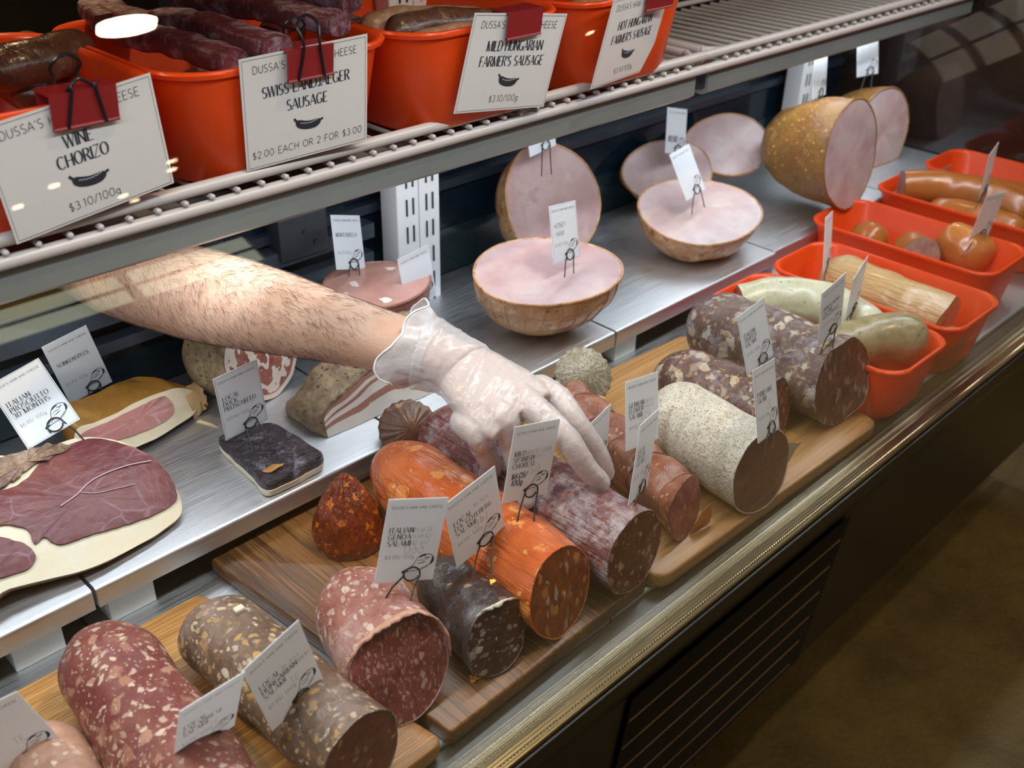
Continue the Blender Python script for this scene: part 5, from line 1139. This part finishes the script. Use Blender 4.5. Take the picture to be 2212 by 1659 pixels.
def limb(grow=0.0, glove=False):
    mb = MB()
    def oval(stations, n=28):
        rings = []
        for c, ax, rx, rz, up in stations:
            ex = (V(up) - V(ax) * V(up).dot(V(ax))).normalized(); ey = V(ax).cross(ex)
            rings.append([V(c) + ey * cos(2 * pi * j / n) * (rx + grow) + ex * sin(2 * pi * j / n) * (rz + grow) for j in range(n)])
        mb.loft(rings)
    kc = (KN[0] + KN[1] + KN[2] + KN[3]) / 4
    fa = (WR - FO1).normalized()
    pal = [(WR - fa * .012, fa, .0300, .0215, hn), (WR + hd * .008, hd, .0310, .0205, hn), (WR.lerp(kc, .30), hd, .0375, .0190, hn), (WR.lerp(kc, .62), hd, .0425, .0175, hn), (WR.lerp(kc, .90), hd, .0440, .0155, hn), (kc + hd * .006, hd, .0400, .0105, hn)]
    pal = [(c - hn * .006, *r) for c, *r in pal]
    oval(pal)
    if not glove:
        def st(p, a, r1, r2): return (p, a, r1, r2, (0, 0, 1))
        d1 = (WR - FO1).normalized(); d2 = (FO1 - FO2).normalized(); d3 = (FO2 - ELB).normalized(); d4 = (ELB - SHO).normalized()
        oval([st(WR + hd * .006 - hn * .006, d1, .0290, .0205), st(WR - d1 * .03, d1, .0315, .0250), st(FO1.lerp(WR, .35), d1, .0370, .0330), st(FO1, (d1 + d2).normalized(), .0440, .0400), st(FO1.lerp(FO2, .5), d2, .0500, .0450), st(FO2, (d2 + d3).normalized(), .0530, .0480), st(FO2.lerp(ELB, .6), d3, .0510, .0470), st(ELB, (d3 + d4).normalized(), .0480, .0460), st(ELB.lerp(SHO, .25), d4, .0490, .0480), st(ELB.lerp(SHO, .6), d4, .0560, .0560), st(SHO, d4, .0580, .0600)], 36)
    else:
        d1 = (WR - FO1).normalized()
        oval([(WR + hd * .012 - hn * .006, hd, .0335, .0235, hn), (WR - d1 * .010 - hn * .003, d1, .0340, .0275, hn), (WR - d1 * .030, d1, .0375, .0325, hn), (WR - d1 * .048, d1, .0420, .0375, hn)])
    for k in range(4):
        base = KN[k] - hd * .022 - hn * .009; kn = KN[k] - hn * .0085
        rr = RADS[k]; off = [V(hn) * 0, -(MID[k] - EYE).normalized() * 0]
        capsule(mb, [base, kn, MID[k], DIS[k], TIP[k]], [rr[0] + grow, rr[0] + .0012 + grow, rr[1] + grow, rr[2] + grow, rr[3] + grow])
    tb = WR.lerp(KN[0], .35) - hn * .016 + hx * .012
    capsule(mb, [tb, tb + hd * .030 - hn * .018 + hx * .018, V((.690, .590, .062)), V((.690, .566, .040))], [.0165 + grow, .0140 + grow, .0110 + grow, .0088 + grow])
    return mb
def fuse(mb, voxel, smooth):
    me = bpy.data.meshes.new('tmp'); me.from_pydata([tuple(p) for p in mb.v], [], mb.f); o = bpy.data.objects.new('tmp', me); COL.objects.link(o)
    r = o.modifiers.new('r', 'REMESH'); r.mode = 'VOXEL'; r.voxel_size = voxel
    s = o.modifiers.new('s', 'SMOOTH'); s.factor = .5; s.iterations = smooth
    bpy.context.view_layer.update(); dg = bpy.context.evaluated_depsgraph_get()
    m2 = bpy.data.meshes.new_from_object(o.evaluated_get(dg)); bpy.data.objects.remove(o); bpy.data.meshes.remove(me)
    return m2
def link_mesh(name, me, mat, parent=None, off=V((0, 0, 0))):
    me.name = name; me.transform(Matrix.Translation(-off)); me.materials.clear(); me.materials.append(mat)
    me.polygons.foreach_set('use_smooth', [True] * len(me.polygons)); o = bpy.data.objects.new(name, me); COL.objects.link(o)
    if parent is not None: o.parent = parent
    return o
def skin_mat():
    t = NT('forearm_skin', .45, 0, .4); o = t.coord()
    c = t.mix(t.rng(t.noise(o, 18, 4), .35, .65), (.54, .315, .21), (.62, .39, .275)); c = t.mix(t.mul(t.rng(t.noise(o, 45, 4), .52, .72), .4), c, (.56, .26, .18))
    h = t.addm(t.noise(o, 260, 4), t.mul(t.noise(o, 700, 2), .4))
    return t.done(Base_Color=c, Normal=t.bump(h, .0007), Subsurface_Weight=.18, Subsurface_Radius=(1, .35, .2), Subsurface_Scale=.008)
OFF = V((ELB.x, ELB.y, 0))
skin = fuse(limb(), .0026, 6)
person = link_mesh('person', skin, skin_mat(), None, OFF); person.location = OFF
tag(person, 'person reaching in from behind, hairy bare forearm, gloved hand pressing on a salami', 'person')
# glove: same hand a millimetre larger, creased, with a loose rolled cuff
gm = fuse(limb(.0026, True), .0016, 5)
d1 = (WR - FO1).normalized()
bm = bmesh.new(); bm.from_mesh(gm); bm.normal_update()
cutp = WR - d1 * .036
kill = [v for v in bm.verts if (v.co - cutp).dot(d1) < 0]
bmesh.ops.delete(bm, geom=kill, context='VERTS'); bm.normal_update()
for v in bm.verts:
    s = (v.co - WR).dot(hd); q = v.co
    u, w, h = q.dot(hd), q.dot(hx), q.dot(hn); r = 0
    for k, (fu, fw, fh) in enumerate(((44, 20, 14), (30, -34, 20), (75, 26, 30))):
        e = 1 - abs(noise.noise(V((u * fu + w * fw, w * 9 - u * 5, h * fh + 7 * k)))) * (1.0 if k < 2 else 1.3); r += max(0, e - .80) / .20 * (.6 if k < 2 else .4)
    amt = .0012 if s < .085 else .0009 if s < .12 else .0003
    v.co = q + v.normal * (r * amt + .0006 * abs(nz(q, 60, 3)))
bm.to_mesh(gm); bm.free()
GLOVE = film('vinyl_glove', (.72, .69, .70), .52, .20, .0014, 110, (1, .22, 1))
glove = link_mesh('vinyl_glove', gm, GLOVE, person, OFF)
cb = MB(); ex = (hn - d1 * hn.dot(d1)).normalized(); ey = d1.cross(ex); rings = []
for i in range(10):
    t = i / 9; c = WR - d1 * (.026 + .027 * t) + hn * .002
    ring = []
    for j in range(72):
        a = 2 * pi * j / 72; f = 1 + .10 * t * sin(a * 3 + 1) + .05 * t * sin(a * 7 + 2 * t); p = c + (ey * cos(a) * (.0352 + .0105 * t) + ex * sin(a) * (.0300 + .0120 * t)) * f - d1 * (.010 * t * sin(a * 2 + .8) + .005 * t * sin(a * 5))
        ring.append(p + V((nz(p, 70), nz(p, 70, 4), nz(p, 70, 8))) * .0030 * t)
    rings.append(ring)
inner = [[p + (WR - d1 * .04 - p) * .02 for p in r] for r in rings[::-1]]
cb.loft(rings + inner, False, False); cb.build('cuff', GLOVE, glove, ang=180)
cr = MB(); cr.tube(rings[-1], .0011, 7, closed=True); cr.build('rolled_rim', film('vinyl_rim', (.90, .90, .90), .85, .2), glove)
# hair of the forearm: many short tapered strands rooted on the skin
hb = MB(); random.seed(7); P = person.data; fa = (WR - FO1).normalized()
cand = []
for p in P.polygons:
    c = p.center + OFF; s = (c - WR).dot(-hd)
    if c.y > .728 and c.y < 1.08 and (c - EYE).normalized().dot(p.normal) < .25: cand.append((c, p.normal.copy()))
for k in range(3200):
    c, nn = random.choice(cand)
    ax = (WR - ELB).normalized(); side = ax.cross(nn).normalized()
    dr = (ax * random.uniform(.2, .9) - V((0, 0, 1)) * random.uniform(.2, .9) + side * random.uniform(-.4, .4)).normalized(); dr = (dr - nn * dr.dot(nn)).normalized()
    L = random.uniform(.007, .014); cv = random.uniform(-.25, .25); w = side * .0001; sd = dr.cross(nn).normalized() * .0001; pts = []
    for t in (0, .5, 1): pts.append(c + dr * L * t + nn * (.0002 + .0022 * t * (1.2 - t)) + sd.normalized() * (cv * L * t * t))
    b0 = len(hb.v)
    hb.v += [pts[0] + sd, pts[0] - sd, pts[0] + nn * .0002, pts[1] + sd * .8, pts[1] - sd * .8, pts[1] + nn * .00018, pts[2]]
    for f in ((0, 1, 4, 3), (1, 2, 5, 4), (2, 0, 3, 5), (3, 4, 6), (4, 5, 6), (5, 3, 6)): hb.f.append(tuple(b0 + i for i in f)); hb.m.append(0)
hair = hb.build('arm_hair', plain('dark_hair', (.10, .045, .025), .5), person); hair['kind'] = 'stuff'
# short black sleeve at the shoulder
sl = MB(); d4 = (ELB - SHO).normalized(); ex, ey, _ = basis(d4); rings = []
for t, r in ((0, .066), (.02, .070), (.5, .078), (1.0, .088), (1.15, .070)):
    c = ELB.lerp(SHO, .55 + .45 * t); rings.append([shape(c + (ex * cos(2 * pi * j / 40) + ey * sin(2 * pi * j / 40)) * r, .004, 25, 3, None) for j in range(40)])
sl.loft(rings, False, True); sl.build('black_sleeve', plain('black_cloth', (.015, .015, .017), .85), person)
